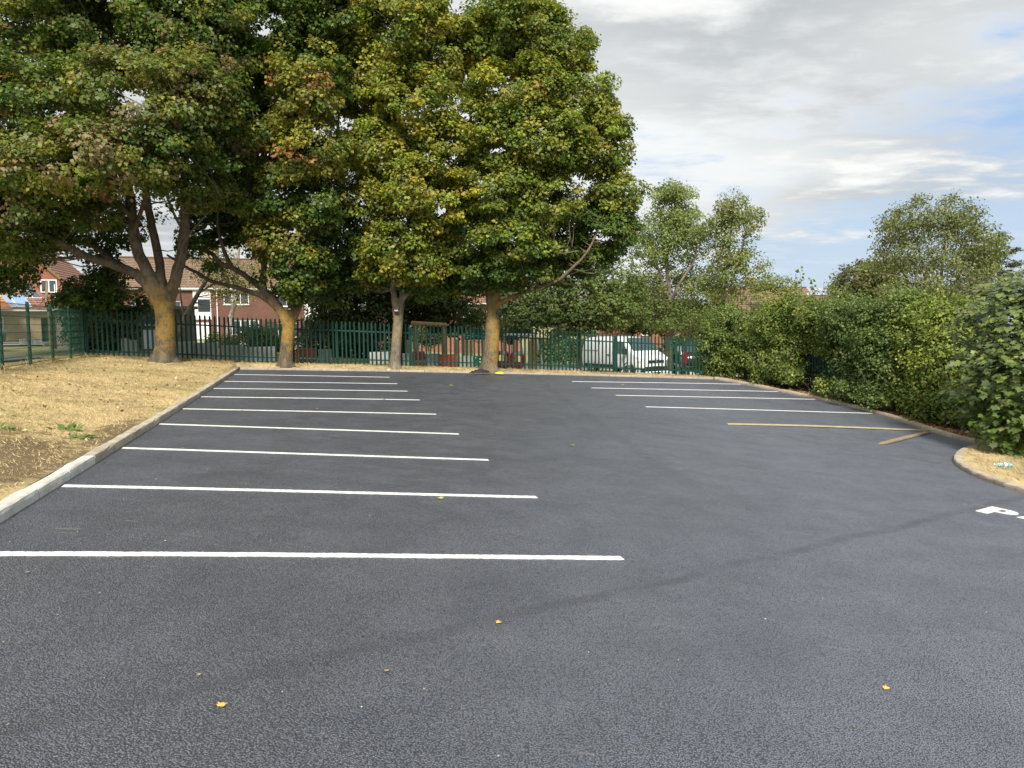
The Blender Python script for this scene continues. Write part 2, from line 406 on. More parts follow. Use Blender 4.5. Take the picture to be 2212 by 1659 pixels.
MT = dict(
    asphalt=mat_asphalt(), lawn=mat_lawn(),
    soil=mat('soil', (.17, .115, .065), .95, col2=(.10, .07, .045), vscale=9, bump=.8, bscale=25),
    paint=mat('marking_paint', (.82, .81, .76), .6, col2=(.62, .61, .57), vscale=28, bump=.25, bscale=150),
    kerb_old=mat('kerb_old', (.46, .39, .30), .9, col2=(.33, .28, .21), vscale=7, bump=.5, bscale=60, rand=.10),
    kerb_new=mat('kerb_new', (.66, .64, .58), .88, col2=(.50, .47, .40), vscale=6, bump=.4, bscale=60, rand=.07),
    mortar=mat('mortar', (.30, .26, .20), .95, var=.4, vscale=20),
    green=mat('green_coating', (.006, .046, .032), .5, spec=.4, col2=(.010, .058, .042), vscale=4, rand=.22),
    green_mesh=mat('green_mesh_coating', (.006, .052, .028), .5, spec=.4, var=.2),
    white=mat('white_paint', (.80, .79, .76), .55, var=.08), white_wall=mat('white_cladding', (.86, .85, .82), .6, var=.07, vscale=2),
    black=mat('black_plastic', (.018, .018, .02), .5), rubber=mat('rubber', (.02, .02, .02), .8),
    glass=mat_glass('window_glass', (.05, .06, .065)), car_glass=mat_glass('car_glass', (.03, .05, .055)),
    steel=mat('steel', (.5, .5, .5), .35, metal=.9), brushed=mat('alloy', (.42, .43, .44), .35, metal=.8),
    concrete=mat('concrete', (.56, .56, .54), .9, col2=(.42, .42, .40), vscale=5, bump=.3, bscale=50, rand=.12),
    red_barrier=mat('red_plastic', (.66, .075, .035), .5, var=.25, vscale=4, rand=.1), bright_red=mat('bright_red', (.75, .025, .035), .45, var=.1),
    timber=mat('timber', (.62, .43, .19), .75, col2=(.48, .32, .14), vscale=9, rand=.15), timber_dark=mat('timber_dark', (.22, .14, .07), .8, var=.3),
    plank=mat('plank_wood', (.34, .265, .175), .9, col2=(.20, .15, .10), vscale=11, bump=.5, bscale=50),
    plank_paint=mat('plank_paint', (.40, .33, .15), .8, col2=(.46, .42, .32), vscale=5),
    board_grey=mat('weathered_board', (.33, .32, .29), .9, col2=(.22, .21, .19), vscale=3, rand=.2),
    road=mat('road', (.14, .14, .14), .9, var=.2, vscale=2), pavement=mat('pavement', (.50, .47, .43), .9, var=.2, vscale=2),
    apron=mat('apron', (.52, .47, .42), .9, var=.2, vscale=1.5),
    ground=mat('far_ground', (.30, .25, .12), .95, col2=(.16, .17, .06), vscale=.25, bump=.4, bscale=6),
    playgreen=mat('play_panel_green', (.008, .12, .035), .5), navy=mat('navy_board', (.012, .035, .10), .5), poster=mat('poster', (.55, .66, .72), .5, col2=(.75, .77, .76), vscale=3),
    van_white=mat('van_paint', (.80, .80, .79), .25, spec=.5, var=.03), car_black=mat('black_paint', (.012, .013, .015), .2, spec=.6), car_grey=mat('grey_paint', (.15, .16, .165), .25, spec=.6),
    red_lamp=mat('red_lamp', (.20, .006, .010), .2, spec=.6), lamp=mat('clear_lamp', (.75, .78, .8), .12, spec=.8), plate_y=mat('yellow_plate', (.80, .55, .06), .5), plate_w=mat('white_plate', (.82, .82, .80), .5),
    vest=mat('hi_vis', (.62, .80, .03), .7, var=.25, vscale=10), dark_cloth=mat('dark_cloth', (.035, .03, .04), .9, var=.4, vscale=12),
    solar=mat('solar_cells', (.035, .035, .06), .25, spec=.6), solar_blue=mat('solar_cells_blue', (.20, .32, .50), .15, spec=.7),
    render=mat('grey_render', (.30, .27, .22), .9, var=.15, vscale=2), tan_wall=mat('tan_brick', (.42, .31, .19), .9, var=.2, vscale=3),
    bark1=mat_bark('bark_lichen', .9, .45, zmin=.5, zmax=2.3), bark2=mat_bark('bark_lichen_two', 1.0, .2, zmin=.4, zmax=2.0, dark=(.065, .052, .038), pale=(.15, .122, .090)),
    bark3=mat_bark('bark_pale', .25, .15, dark=(.10, .084, .062), pale=(.24, .205, .155), zmax=2.5), bark4=mat_bark('bark_right_lichen', 1.0, .2, zmin=.3, zmax=3.0, dark=(.085, .066, .045), pale=(.20, .16, .105), side=1.0),
    bark_dark=mat_bark('bark_dark', .1, .1, dark=(.04, .033, .026), pale=(.09, .075, .055)), bark_birch=mat_bark('bark_birch', .1, .1, dark=(.12, .10, .08), pale=(.45, .41, .35)),
    leaf=mat_leaf('maple_leaf', .36, .45, 1.18), leaf_small=mat_leaf('small_leaf', .30, .5), leaf_big=mat_leaf('sapling_leaf', .25, .42), blade=mat_leaf('grass_blade', .25, .7), litter=mat_leaf('dead_leaf', .1, .8),
    brick_red=mat_brick('brick_red', (.165, .062, .042), (.098, .040, .032), (.20, .14, .11)), brick_orange=mat_brick('brick_orange', (.33, .105, .055), (.24, .078, .042), (.30, .20, .14)),
    brick_brown=mat_brick('brick_brown', (.34, .22, .12), (.27, .17, .09), (.35, .28, .2)),
    tile_brown=mat_tile('tile_brown', (.25, .165, .105), (.19, .125, .085)), tile_red=mat_tile('tile_red', (.30, .15, .10), (.24, .12, .08)), tile_orange=mat_tile('tile_orange', (.52, .24, .11), (.44, .20, .10)),
)

# ------------------------------------------------------------------ the ground
def sheet(name, us, vs, fn, m, kind='structure', attr=None, smooth=True):
    nu, nv = len(us), len(vs); vv = []; at_ = []
    for v in vs:
        for u in us:
            x, y, z = fn(u, v); vv.append((x, y, z))
            if attr: at_.append(attr(u, v))
    ff = [(j * nu + i, j * nu + i + 1, (j + 1) * nu + i + 1, (j + 1) * nu + i) for j in range(nv - 1) for i in range(nu - 1)]
    me = bpy.data.meshes.new(name); me.from_pydata(vv, [], ff); me.materials.append(m)
    if smooth: me.polygons.foreach_set('use_smooth', [True] * len(ff))
    if attr:
        a = me.attributes.new('soil', 'FLOAT', 'POINT'); a.data.foreach_set('value', at_)
    o = link(name, me); o['kind'] = kind; return o
rng = random.Random(7)
def frange(a, b, st): n = max(1, int(round((b - a) / st))); return [a + (b - a) * i / n for i in range(n + 1)]

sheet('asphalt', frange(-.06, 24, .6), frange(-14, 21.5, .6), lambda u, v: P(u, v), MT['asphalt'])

def ground_fn(u, v):
    x, y = XY(u, v)
    if -5.5 < u < 30 and v < 22.3: z = gz(u, v) - .35
    else: z = tz(u, v) - .03
    return (x, y, z)
gu = [-700, -350, -180, -90, -60] + frange(-40, 40, 2.0) + [60, 90, 180, 350, 700]
gv = [-60, -30] + frange(-14, 22, 3) + [22.31, 22.6] + frange(23.5, 60, 1.6) + [80, 120, 200, 400, 900, 1600]
sheet('ground', gu, gv, ground_fn, MT['ground'])

def soil_amount(u, v):
    # trampled bare soil along the near end of the lawn
    x, y = XY(u, v)
    d = math.hypot((u + 1.3) / 1.7, (v - 3.2) / 2.1)
    d2 = math.hypot((u + .25) / .35, (v - 5.6) / 1.8)
    return max(0.0, 1.12 - d * .75, .9 - d2 * .5)
nz = np.random.RandomState(3)
def lawn_fn(u, v):
    p = L(u, v); edge = sst(-u, .2, .9)
    b = .016 * math.sin(u * 2.1 + v * .9) * math.sin(v * 1.3 - u * .6) + .005 * math.sin(u * 7.3 + 1) * math.sin(v * 6.1)
    return (p.x, p.y, p.z + b * edge - .012 * (1 - edge))
sheet('lawn', frange(-9, -3, .5) + frange(-2.8, -.13, .12), frange(-4, 22.3, .2), lawn_fn, MT['lawn'], attr=soil_amount)
sheet('lawn', [-40, -28, -20, -15, -12, -9], frange(-4, 22.3, 1.2), lambda u, v: L(u, v), MT['lawn'], attr=lambda u, v: 0)
sheet('verge', frange(-.13, 20.3, .3), [21.57, 21.7, 21.85, 22.0, 22.15, 22.32],
      lambda u, v: tuple(L(u, v, (.02 * math.sin(u * 3) * math.sin(v * 9) if 21.6 < v < 22.2 else 0) - (.012 if v < 21.6 else 0))), MT['lawn'], attr=lambda u, v: .12 if u < 9 else .45)

# right edge: kerb line from the far corner to where the island meets it
RK = [(18.34, 21.47), (18.72, 20), (18.95, 18), (19.15, 16), (18.95, 13.3), (18.4, 11.4), (17.85, 9.8), (17.55, 8.5), (17.75, 7.6)]
RKS = [(p[0], p[1]) for p in spline([(a, b, 0) for a, b in RK], 8)]
def rk_u(v):
    for (a, va), (b, vb) in zip(RKS, RKS[1:]):
        if vb <= v <= va: return a + (b - a) * (va - v) / (va - vb + 1e-9)
    return RKS[0][0] if v > RKS[0][1] else RKS[-1][0]
def rverge(i, v):
    u = rk_u(v) + .10 + i
    return tuple(P(u, v, .075 + .03 * math.sin(v * 5 + i * 3) * (i > .1)))
sheet('planting_strip', [0, .12, .35, .7, 1.1, 1.6, 2.4, 4.5], frange(6.6, 21.5, .35), rverge, MT['soil'])

# bull-nosed island on the right
ISL = [(19.2, 8.3), (18.5, 8.2), (17.7, 8.02), (17.1, 7.77), (16.2, 7.3), (15.36, 6.68), (14.6, 6.02), (14.05, 5.4), (13.6, 4.72), (13.3, 4.0), (13.15, 3.3), (13.1, 2.4), (13.1, 1.2), (13.1, -.4), (13.1, -2.0)]
def offset_line(pts, d):
    out = []
    for i, p in enumerate(pts):
        a = pts[max(i - 1, 0)]; b = pts[min(i + 1, len(pts) - 1)]
        tx, ty = b[0] - a[0], b[1] - a[1]; ln = math.hypot(tx, ty); out.append((p[0] - ty / ln * d, p[1] + tx / ln * d))
    return out
ISLS = [(p[0], p[1]) for p in spline([(a, b, 0) for a, b in ISL], 6)]
def island(m):
    inner = offset_line(ISLS, .11)
    rows = []
    for k, (u, v) in enumerate(inner):
        far = 26.0
        rows.append([(u + (far - u) * t, v + (min(v, 7.2) - v) * t * .2) for t in (0, .01, .03, .06, .1, .16, .25, .4, .7, 1)])
    i0 = None
    for r in rows:
        i = m.verts([P(u, v, .07 + (.03 * math.sin(u * 5) * math.sin(v * 4) + .03 if 0 < j else 0)) for j, (u, v) in enumerate(r)])
        if i0 is not None:
            for j in range(len(r) - 1): m.idx((i0 + j, i0 + j + 1, i + j + 1, i + j))
        i0 = i
o = solid('island_grass', island, MT['lawn'], smooth=True); o['kind'] = 'structure'
a = o.data.attributes.new('soil', 'FLOAT', 'POINT'); a.data.foreach_set('value', [.1] * len(o.data.vertices))

# ------------------------------------------------------------------ kerbs, stone by stone
def stone_mesh(name, ln, w, h, m, bev=.02, seed=0):
    """a kerb stone lying along +x from 0 to ln, its face at y=0, its back at y=w, chamfered front top edge"""
    rg = random.Random(seed); prof = [(0, -.12), (0, h - bev * 1.6), (bev * .35, h - bev * .5), (bev * 1.2, h), (w - .008, h), (w, h - .008), (w, -.12)]
    b = MB(); rings = []
    n = 5
    for k in range(n + 1):
        x = ln * k / n; rings.append([(x, y + (rg.uniform(-.004, .004) if 0 < k < n else 0), z + (rg.uniform(-.004, .004) if z > 0 else 0)) for y, z in prof])
    b.loft(rings); return b.mesh(name, m)
def kerb_run(name, label, pts, stones, side, w=.13, gap=.018, kern=None, group=None):
    """lay stones along a polyline of (u, v); side=+1 puts the stone body to the left of the walking direction"""
    root = thing(name, None, None, (0, 0, 0), kind='structure'); root['label'] = label
    d = [0]
    for a, b in zip(pts, pts[1:]): d.append(d[-1] + math.dist(a, b))
    def at_d(s):
        for i in range(len(pts) - 1):
            if s <= d[i + 1] or i == len(pts) - 2:
                t = (s - d[i]) / (d[i + 1] - d[i]); return (pts[i][0] + (pts[i + 1][0] - pts[i][0]) * t, pts[i][1] + (pts[i + 1][1] - pts[i][1]) * t)
    s = 0; k = 0; rg = random.Random(5)
    ln = stones[0]
    while s + ln <= d[-1] + .3:
        a, b = at_d(s + gap / 2), at_d(min(s + ln - gap / 2, d[-1]))
        pa, pb = P(*a), P(*b); x = (pb - pa); L_ = x.length; x.normalize()
        if L_ < .2: break
        me = stones[1][k % len(stones[1])] if kern is None else stones[1][kern(k)]
        y = Vector((0, 0, 1)).cross(x) * side; z = x.cross(y) * (1 if side > 0 else -1)
        if side < 0: z = -(x.cross(y)) 
        z = Vector((0, 0, 1)) if abs(z.z) < .5 else (z if z.z > 0 else -z)
        o = link('kerb_stone', me, root)
        sc = L_ / ln
        jz = rg.uniform(-.004, .004)
        o.matrix_local = Matrix(((x.x * sc, y.x, z.x, pa.x), (x.y * sc, y.y, z.y, pa.y), (x.z * sc, y.z, z.z, pa.z + jz), (0, 0, 0, 1)))
        s += ln; k += 1
    return root
KO = [stone_mesh('kerb_stone_old', .915, .13, .10, MT['kerb_old'], seed=i) for i in range(3)]
KN = [stone_mesh('kerb_stone_new', .915, .135, .10, MT['kerb_new'], bev=.025, seed=9 + i) for i in range(3)]
KS = [stone_mesh('kerb_stone_short', .45, .10, .075, MT['kerb_old'], seed=20 + i) for i in range(3)]
KI = [stone_mesh('kerb_stone_island', .50, .14, .085, MT['kerb_old'], bev=.025, seed=30 + i) for i in range(3)]
kerb_run('kerb', 'pale concrete kerb between the dry lawn and the left bays', [(0, -3.6), (0, 21.45)], (.915, KO + KN), +1, kern=lambda k: (3 + k % 3) if k < 8 else k % 3)
kerb_run('kerb', 'low kerb of flat edging stones below the back fence', [(0, 21.45), (18.32, 21.45)], (.915, [stone_mesh('edging_stone', .915, .13, .07, MT['kerb_old'], bev=.012, seed=40 + i) for i in range(3)]), +1)
kerb_run('kerb', 'kerb bending along the foot of the hedge', RKS, (.75, [stone_mesh('kerb_stone_hedge', .75, .14, .10, MT['kerb_old'], bev=.035, seed=50 + i) for i in range(3)]), +1)
kerb_run('kerb', 'curved kerb round the tip of the dry grass island', ISLS, (.5, KI), +1)

# ------------------------------------------------------------------ painted bay lines and letters
ords = ['nearest', 'second', 'third', 'fourth', 'fifth', 'sixth', 'seventh', 'eighth', 'ninth']
def bay_line(u0, v0, u1, v1, w, label, group, seed):
    rg = random.Random(seed); m = MB(); n = 240; top = []; bot = []
    for k in range(n + 1):
        t = k / n; u = u0 + (u1 - u0) * t; v = v0 + (v1 - v0) * t + .012 * math.sin(t * 5 + seed)
        e = w / 2 * (1 + rg.uniform(-.13, .10) + .05 * math.sin(k * .21 + seed))
        top.append(P(u, v + e, .0055)); bot.append(P(u, v - w / 2 * (1 + rg.uniform(-.13, .10) + .05 * math.sin(k * .17 + 2 * seed)), .0055))
    for k in range(n): m.face((bot[k], bot[k + 1], top[k + 1], top[k]))
    # thermoplastic has a little thickness: skirts
    for k in range(n): m.face((bot[k] - Vector((0, 0, .007)), bot[k + 1] - Vector((0, 0, .007)), bot[k + 1], bot[k]))
    m.face((bot[n] - Vector((0, 0, .007)), top[n] - Vector((0, 0, .007)), top[n], bot[n]))
    return tag(m.build('parking_line', MT['paint']), label, 'bay marking', group)
def pick(px, py):
    d = AX_R * ((px - CX) / FPX) + AX_U * ((CY - py) / FPX) + AX_F; lo, hi = .5, 150
    for _ in range(50):
        t = (lo + hi) / 2; x, y, z = d.x * t, d.y * t, EYE + d.z * t
        if z > gz(*UV(x, y)): lo = t
        else: hi = t
    return UV(d.x * lo, d.y * lo)
def pick_lawn(px, py):
    d = AX_R * ((px - CX) / FPX) + AX_U * ((CY - py) / FPX) + AX_F; lo, hi = .5, 60
    for _ in range(50):
        t = (lo + hi) / 2; x, y, z = d.x * t, d.y * t, EYE + d.z * t
        if z > lz(*UV(x, y)): lo = t
        else: hi = t
    return UV(d.x * lo, d.y * lo)
LL = [(-30, 1196.5), (125, 1050), (258, 968), (340, 916), (392, 883), (430, 857), (461, 839), (485, 824), (506, 809)]
LR = [(1343, 1205), (1159, 1074), (1055, 994), (991, 938), (942, 895), (906, 864), (880, 845), (858, 829), (841, 815)]
for i, (a, b) in enumerate(zip(LL, LR)):
    (u0, v0), (u1, v1) = pick(*a), pick(*b)
    if i == 0: u0 = 0.03
    nm = {0: 'nearest white bay line beside the left kerb, running out of the frame', 8: 'farthest white bay line on the left, just before the back kerb'}.get(i, 'white bay line starting at the left kerb, %s from the camera' % ords[i])
    bay_line(max(u0, .03), v0, u1, v1, .092, nm, 'white bay lines along the left kerb', i)
for i, (a, b) in enumerate([((1395, 879), (1883, 893)), ((1330, 854), (1768, 863)), ((1277, 838), (1680, 846)), ((1235, 824), (1600, 830))]):
    (u0, v0), (u1, v1) = pick(*a), pick(*b)
    nm = ['nearest white bay line on the right, beyond the long plank', 'second white bay line on the right, ending at the hedge kerb', 'third white bay line on the right, ending at the hedge kerb', 'farthest white bay line on the right, in front of the van'][i]
    bay_line(u0, v0, min(u1, rk_u(v1) - .04), v1, .092, nm, 'white bay lines along the hedge kerb', 20 + i)

def letter(polys, org, ux, vx, label):
    """flat letter: polys in letter units, mapped to ground coordinates"""
    m = MB()
    for q in polys:
        pts = [P(org[0] + ux[0] * a + vx[0] * b, org[1] + ux[1] * a + vx[1] * b, .0055) for a, b in q]
        m.face(pts)
        for a, b in zip(pts, pts[1:] + pts[:1]): m.face((a - Vector((0, 0, .008)), b - Vector((0, 0, .008)), b, a))
    return tag(m.build('painted_letter', MT['paint']), label, 'road lettering', 'letters painted on the asphalt')
# P: four measured corner points fix where it lies
foot, stem_top, bowl = pick(2107, 1104), pick(2143, 1094.5), pick(2195, 1105)
up = (stem_top[0] - foot[0], stem_top[1] - foot[1])
across0 = pick(2136, 1106.5); ax = (across0[0] - foot[0], across0[1] - foot[1])          # stem width
full = (bowl[0] - stem_top[0], bowl[1] - stem_top[1])
def stroke_arc(cx, cy, rx0, ry0, rx1, ry1, a0, a1, n=8):
    out = []
    for k in range(n):
        t0, t1 = math.radians(a0 + (a1 - a0) * k / n), math.radians(a0 + (a1 - a0) * (k + 1) / n)
        out.append([(cx + rx0 * math.cos(t0), cy + ry0 * math.sin(t0)), (cx + rx1 * math.cos(t0), cy + ry1 * math.sin(t0)), (cx + rx1 * math.cos(t1), cy + ry1 * math.sin(t1)), (cx + rx0 * math.cos(t1), cy + ry0 * math.sin(t1))])
    return out
sw = math.hypot(*ax); ul = math.hypot(*up)
upn = (up[0] / ul, up[1] / ul); rtn = (upn[1], -upn[0])
LW = sw / max(.2, abs(ax[0] * rtn[0] + ax[1] * rtn[1]) / sw) if False else max(.07, abs(ax[0] * rtn[0] + ax[1] * rtn[1]))
Hh = ul; Ww = Hh * .56; st = Hh * .22
Pp = [[(0, 0), (st, 0), (st, Hh), (0, Hh)], [(st, Hh - st * .55), (Ww - Hh * .25, Hh - st * .55), (Ww - Hh * .25, Hh), (st, Hh)], [(st, Hh * .42), (Ww - Hh * .25, Hh * .42), (Ww - Hh * .25, Hh * .42 + st * .55), (st, Hh * .42 + st * .55)]]
Pp += stroke_arc(Ww - Hh * .25, Hh * .71, .02, Hh * .29 - st * .55, Hh * .25, Hh * .29, -90, 90)
letter(Pp, foot, rtn, upn, 'white letter P painted on the asphalt near the island')
a0 = pick(2196, 1117.5)
Ap = [[(0, 0), (st * 1.1, 0), (Ww * .5 + st * .4, Hh), (Ww * .5 - st * .4, Hh)], [(Ww, 0), (Ww * .5 + st * .4, Hh), (Ww * .5 - st * .2, Hh), (Ww - st * 1.1, 0)], [(Ww * .3, Hh * .25), (Ww * .7, Hh * .25), (Ww * .62, Hh * .42), (Ww * .38, Hh * .42)]]
letter(Ap[:1], a0, rtn, upn, 'slanting stroke of a second white letter, cut off by the frame beside the P')

# ------------------------------------------------------------------ palisade fences
FV = 22.2
def pale_mesh(h=1.56, w=.068, d=.022):
    m = MB(); prof = [(-w / 2, 0), (-w * .32, d), (-w * .12, d * .25), (w * .12, d * .25), (w * .32, d), (w / 2, 0)]
    t = .004; ring = prof + [(x, y - t) for x, y in reversed(prof)]
    rows = [0, h - .05, h]
    rings = []
    for z in rows: rings.append([(x * (.35 if z == h else 1), y, z) for x, y in ring])
    m.loft(rings); return m.mesh('pale', MT['green'])
PALE = pale_mesh()
def palisade(name, label, p0, p1, h0fn, start_post=True, bay=2.75, group=None, seed=0, up_to=None):
    """p0->p1 in (u,v); h0fn(u,v) level of the ground"""
    root = thing(name, label, 'fence', (0, 0, 0), group=group)
    Ln = math.dist(p0, p1); dx, dy = (p1[0] - p0[0]) / Ln, (p1[1] - p0[1]) / Ln
    def W(s, h=0, off=0):
        u, v = p0[0] + dx * s - dy * off, p0[1] + dy * s + dx * off
        x, y = XY(u, v); return Vector((x, y, h0fn(u, v) + h))
    rg = random.Random(seed); ang = math.atan2(dy, dx) + TH
    nb = int(math.ceil(Ln / bay))
    for b in range(nb + 1):
        s = min(b * bay, Ln); m = MB(); c = W(s, 0, .075)
        R = Matrix.Rotation(ang, 3, 'Z')
        for off in (-.045, .045): m.box(c + R @ Vector((0, off, .68)), (.055, .006, 1.62), ang)
        m.box(c + Vector((0, 0, .68)), (.006, .084, 1.62), ang)
        m.build('post', MT['green'], root)
    for b in range(nb):
        s0, s1 = b * bay, min((b + 1) * bay, Ln)
        for h in (.20, 1.25):
            m = MB(); m.bar(W(s0, h, .030), W(s1, h, .030), .006, .05); m.bar(W(s0, h + .022, .05), W(s1, h + .022, .05), .045, .006)
            m.build('rail', MT['green'], root)
    s = .08
    while s < Ln - .05:
        p = W(s, .04 + rg.uniform(-.008, .008))
        o = link('pale', PALE, root, p, (rg.uniform(-.006, .006), rg.uniform(-.012, .012), ang + math.pi + rg.uniform(-.06, .06)))
        s += .155
    return root
palisade('palisade_fence', 'long green steel palisade fence along the back of the car park', (-4.95, FV), (20.35, FV), lz, seed=1)
palisade('palisade_fence', 'green steel palisade fence overgrown by the hedge on the right', (20.35, FV), (19.9, 5.0), lambda u, v: P(u, v, .03).z, seed=2)

# welded mesh fence on the left
def mesh_fence():
    root = thing('mesh_fence', 'green welded mesh fence with square posts along the left lawn', 'fence')
    vs = [22.2, 20.4, 18.3, 16.1, 13.9, 11.6, 9.2]; px = [168.8, 155, 142, 114, 78.4, 35]
    def line(v): return (-5.0 + .062 * (22.2 - v), v)
    pts = [line(v) for v in vs]
    H = 1.58
    for k, (u, v) in enumerate(pts):
        m = MB(); c = L(u, v); m.box(c + Vector((0, 0, H / 2 + .02)), (.062, .062, H + .06), TH); m.box(c + Vector((0, 0, H + .055)), (.07, .07, .012), TH)
        for h in (.3, .8, 1.3): m.box(c + Vector((0, 0, h)), (.075, .075, .03), TH)
        m.build('post', MT['green_mesh'], root)
    for a, b in zip(pts, pts[1:]):
        m = MB(); A, B = L(*a), L(*b); n = max(2, int((B - A).length / .055))
        sl = (B - A)
        for i in range(n + 1):
            p = A + sl * (i / n); m.bar(p + Vector((0, 0, .04)), p + Vector((0, 0, H)), .005)
        for h in (.06, .26, .46, .66, .86, 1.06, 1.26, 1.46, 1.56):
            for o in (-.006, .006): m.bar(A + Vector((o, 0, h)), B + Vector((o, 0, h)), .008)
        o = m.build('wire_panel', MT['green_mesh'], root); o['kind'] = 'stuff'
mesh_fence()

# ------------------------------------------------------------------ trees
def set_tint(me, cols):
    a = me.attributes.new('tint', 'FLOAT_COLOR', 'FACE'); c = np.ones((len(cols), 4), np.float32); c[:, :3] = cols
    a.data.foreach_set('color', c.ravel())
TM_MAPLE = np.array([(0, 0, 0), (.55, .38, .10), (.20, .55, .0), (0, 1.0, -.12), (-.20, .55, .0), (-.55, .38, .10)], float)
TM_KITE = np.array([(0, 0, 0), (.50, .42, .12), (0, 1.0, -.12), (-.50, .42, .12)], float)
TM_SIMPLE = np.array([(0, 0, 0), (.46, .42, .10), (0, 1.0, -.10), (-.46, .42, .10)], float)
TM_SAP = np.array([(0, 0, 0), (.30, -.06, .02), (.52, .22, .06), (.34, .34, .02), (.55, .62, .07), (.24, .66, .0), (0, 1.0, -.10), (-.24, .66, .0), (-.55, .62, .07), (-.34, .34, .02), (-.52, .22, .06), (-.30, -.06, .02)], float)
def leaf_mesh(name, pos, nrm, tip, size, cols, tmpl, material):
    N = len(pos); K = len(tmpl)
    nrm = nrm / np.linalg.norm(nrm, axis=1, keepdims=True)
    tip = tip - nrm * (tip * nrm).sum(1, keepdims=True); tip /= np.linalg.norm(tip, axis=1, keepdims=True) + 1e-9
    side = np.cross(tip, nrm)
    s = size[:, None, None]
    V = pos[:, None, :] + s * (tmpl[None, :, 0:1] * side[:, None] + tmpl[None, :, 1:2] * tip[:, None] + tmpl[None, :, 2:3] * nrm[:, None])
    me = bpy.data.meshes.new(name)
    me.vertices.add(N * K); me.vertices.foreach_set('co', V.astype(np.float32).ravel())
    me.loops.add(N * K); me.loops.foreach_set('vertex_index', np.arange(N * K, dtype=np.int32))
    me.polygons.add(N); me.polygons.foreach_set('loop_start', np.arange(0, N * K, K, dtype=np.int32))
    me.update(calc_edges=True); me.materials.append(material); set_tint(me, cols)
    return me
def ballpts(R, n):
    d = R.normal(size=(n, 3)); d /= np.linalg.norm(d, axis=1, keepdims=True); return d * (R.random_sample((n, 1)) ** (1 / 3))
def pal(R, palette, n):
    c = np.array([p[0] for p in palette]); w = np.array([p[1] for p in palette], float); return c[R.choice(len(c), n, p=w / w.sum())]
GREEN_D = (.048, .090, .018); GREEN = (.095, .140, .024); OLIVE = (.180, .190, .034); YEL = (.300, .270, .035); GOLD = (.33, .22, .04); BRONZE = (.200, .155, .080); RUST = (.26, .120, .050); REDL = (.17, .028, .025)
LIME = (.200, .255, .034); SAGE = (.125, .150, .060)
def clusters(R, lobes, n, shell=.55):
    """lobes: (centre, (rx,ry,rz), weight or None, palette). Returns cluster centres, outward directions, lobe index."""
    w = np.array([(l[1][0] * l[1][1] * l[1][2]) ** .67 * (l[2] or 1) for l in lobes]); k = R.choice(len(lobes), n, p=w / w.sum())
    d = R.normal(size=(n, 3)); d /= np.linalg.norm(d, axis=1, keepdims=True)
    rad = shell + (1 - shell) * R.random_sample(n) ** .6
    c = np.array([tuple(l[0]) for l in lobes]); r = np.array([l[1] for l in lobes])
    return c[k] + d * r[k] * rad[:, None], d, k
def spray(R, C, D, K, lobes, per, crad, size, flat=.62, upw=.62, droop=.45, jit=.18, tmpl=None, name='crown', material=None, parent=None):
    tmpl = TM_KITE if tmpl is None else tmpl
    n = len(C); per_n = np.maximum(3, (per * R.uniform(.55, 1.45, n)).astype(int)); idx = np.repeat(np.arange(n), per_n); N = len(idx)
    rr = crad * R.uniform(.65, 1.4, n)
    b = ballpts(R, N); b[:, 2] *= flat
    # tilt each clump a little outwards and down
    pos = C[idx] + b * rr[idx][:, None]
    rad = np.hypot(b[:, 0], b[:, 1]); pos[:, 2] -= droop * .5 * rr[idx] * rad ** 2
    out = D[idx] * .55 + b * .6
    nrm = np.array([0, 0, upw]) + out * .75 + R.normal(size=(N, 3)) * .42
    tip = out + np.array([0, 0, -droop]) + R.normal(size=(N, 3)) * .5
    base = np.zeros((n, 3))
    for li, l in enumerate(lobes):
        s = K == li
        if s.any(): base[s] = pal(R, l[3], s.sum())
    base *= R.uniform(1 - jit * 1.2, 1 + jit * 1.2, (n, 1))
    alt = np.zeros((N, 3))
    for li, l in enumerate(lobes):
        s = K[idx] == li
        if s.any(): alt[s] = pal(R, l[3], s.sum())
    f = R.random_sample((N, 1)) < .35
    cols = np.where(f, alt, base[idx]) * R.uniform(1 - jit, 1 + jit, (N, 1))
    sz = size * R.uniform(.45, 1.45, N)
    me = leaf_mesh(name, pos - np.array(wloc(parent)), nrm, tip, sz, cols, tmpl, material)
    return link(name, me, parent)
def limb(m, pts, r0, r1, n=9, seed=0, flare=0.0, span=6, wob=.05, power=1.0, jit=.05):
    """a limb along control points; the first radius r0 shrinks to r1"""
    q = spline(pts, span); k = len(q); ds = [0]
    for a, b in zip(q, q[1:]): ds.append(ds[-1] + float(np.linalg.norm(b - a)))
    rad = []; butt = [flare * math.exp(-max(0, s - .22) / (r0 * .62)) for s in ds] if flare else None
    for s in ds:
        t = s / ds[-1]; r = r0 + (r1 - r0) * t ** power
        rad.append(r)
    rg = np.random.RandomState(seed)
    q = [Vector(p) + Vector(rg.normal(size=3)) * (jit * rr if 0 < i < k - 1 and not flare else 0) for i, (p, rr) in enumerate(zip(q, rad))]
    m.tube(q, rad, n=n, wob=0 if flare else wob, seed=seed, butt=butt)
    return [(p, r) for p, r in zip(q, rad)]
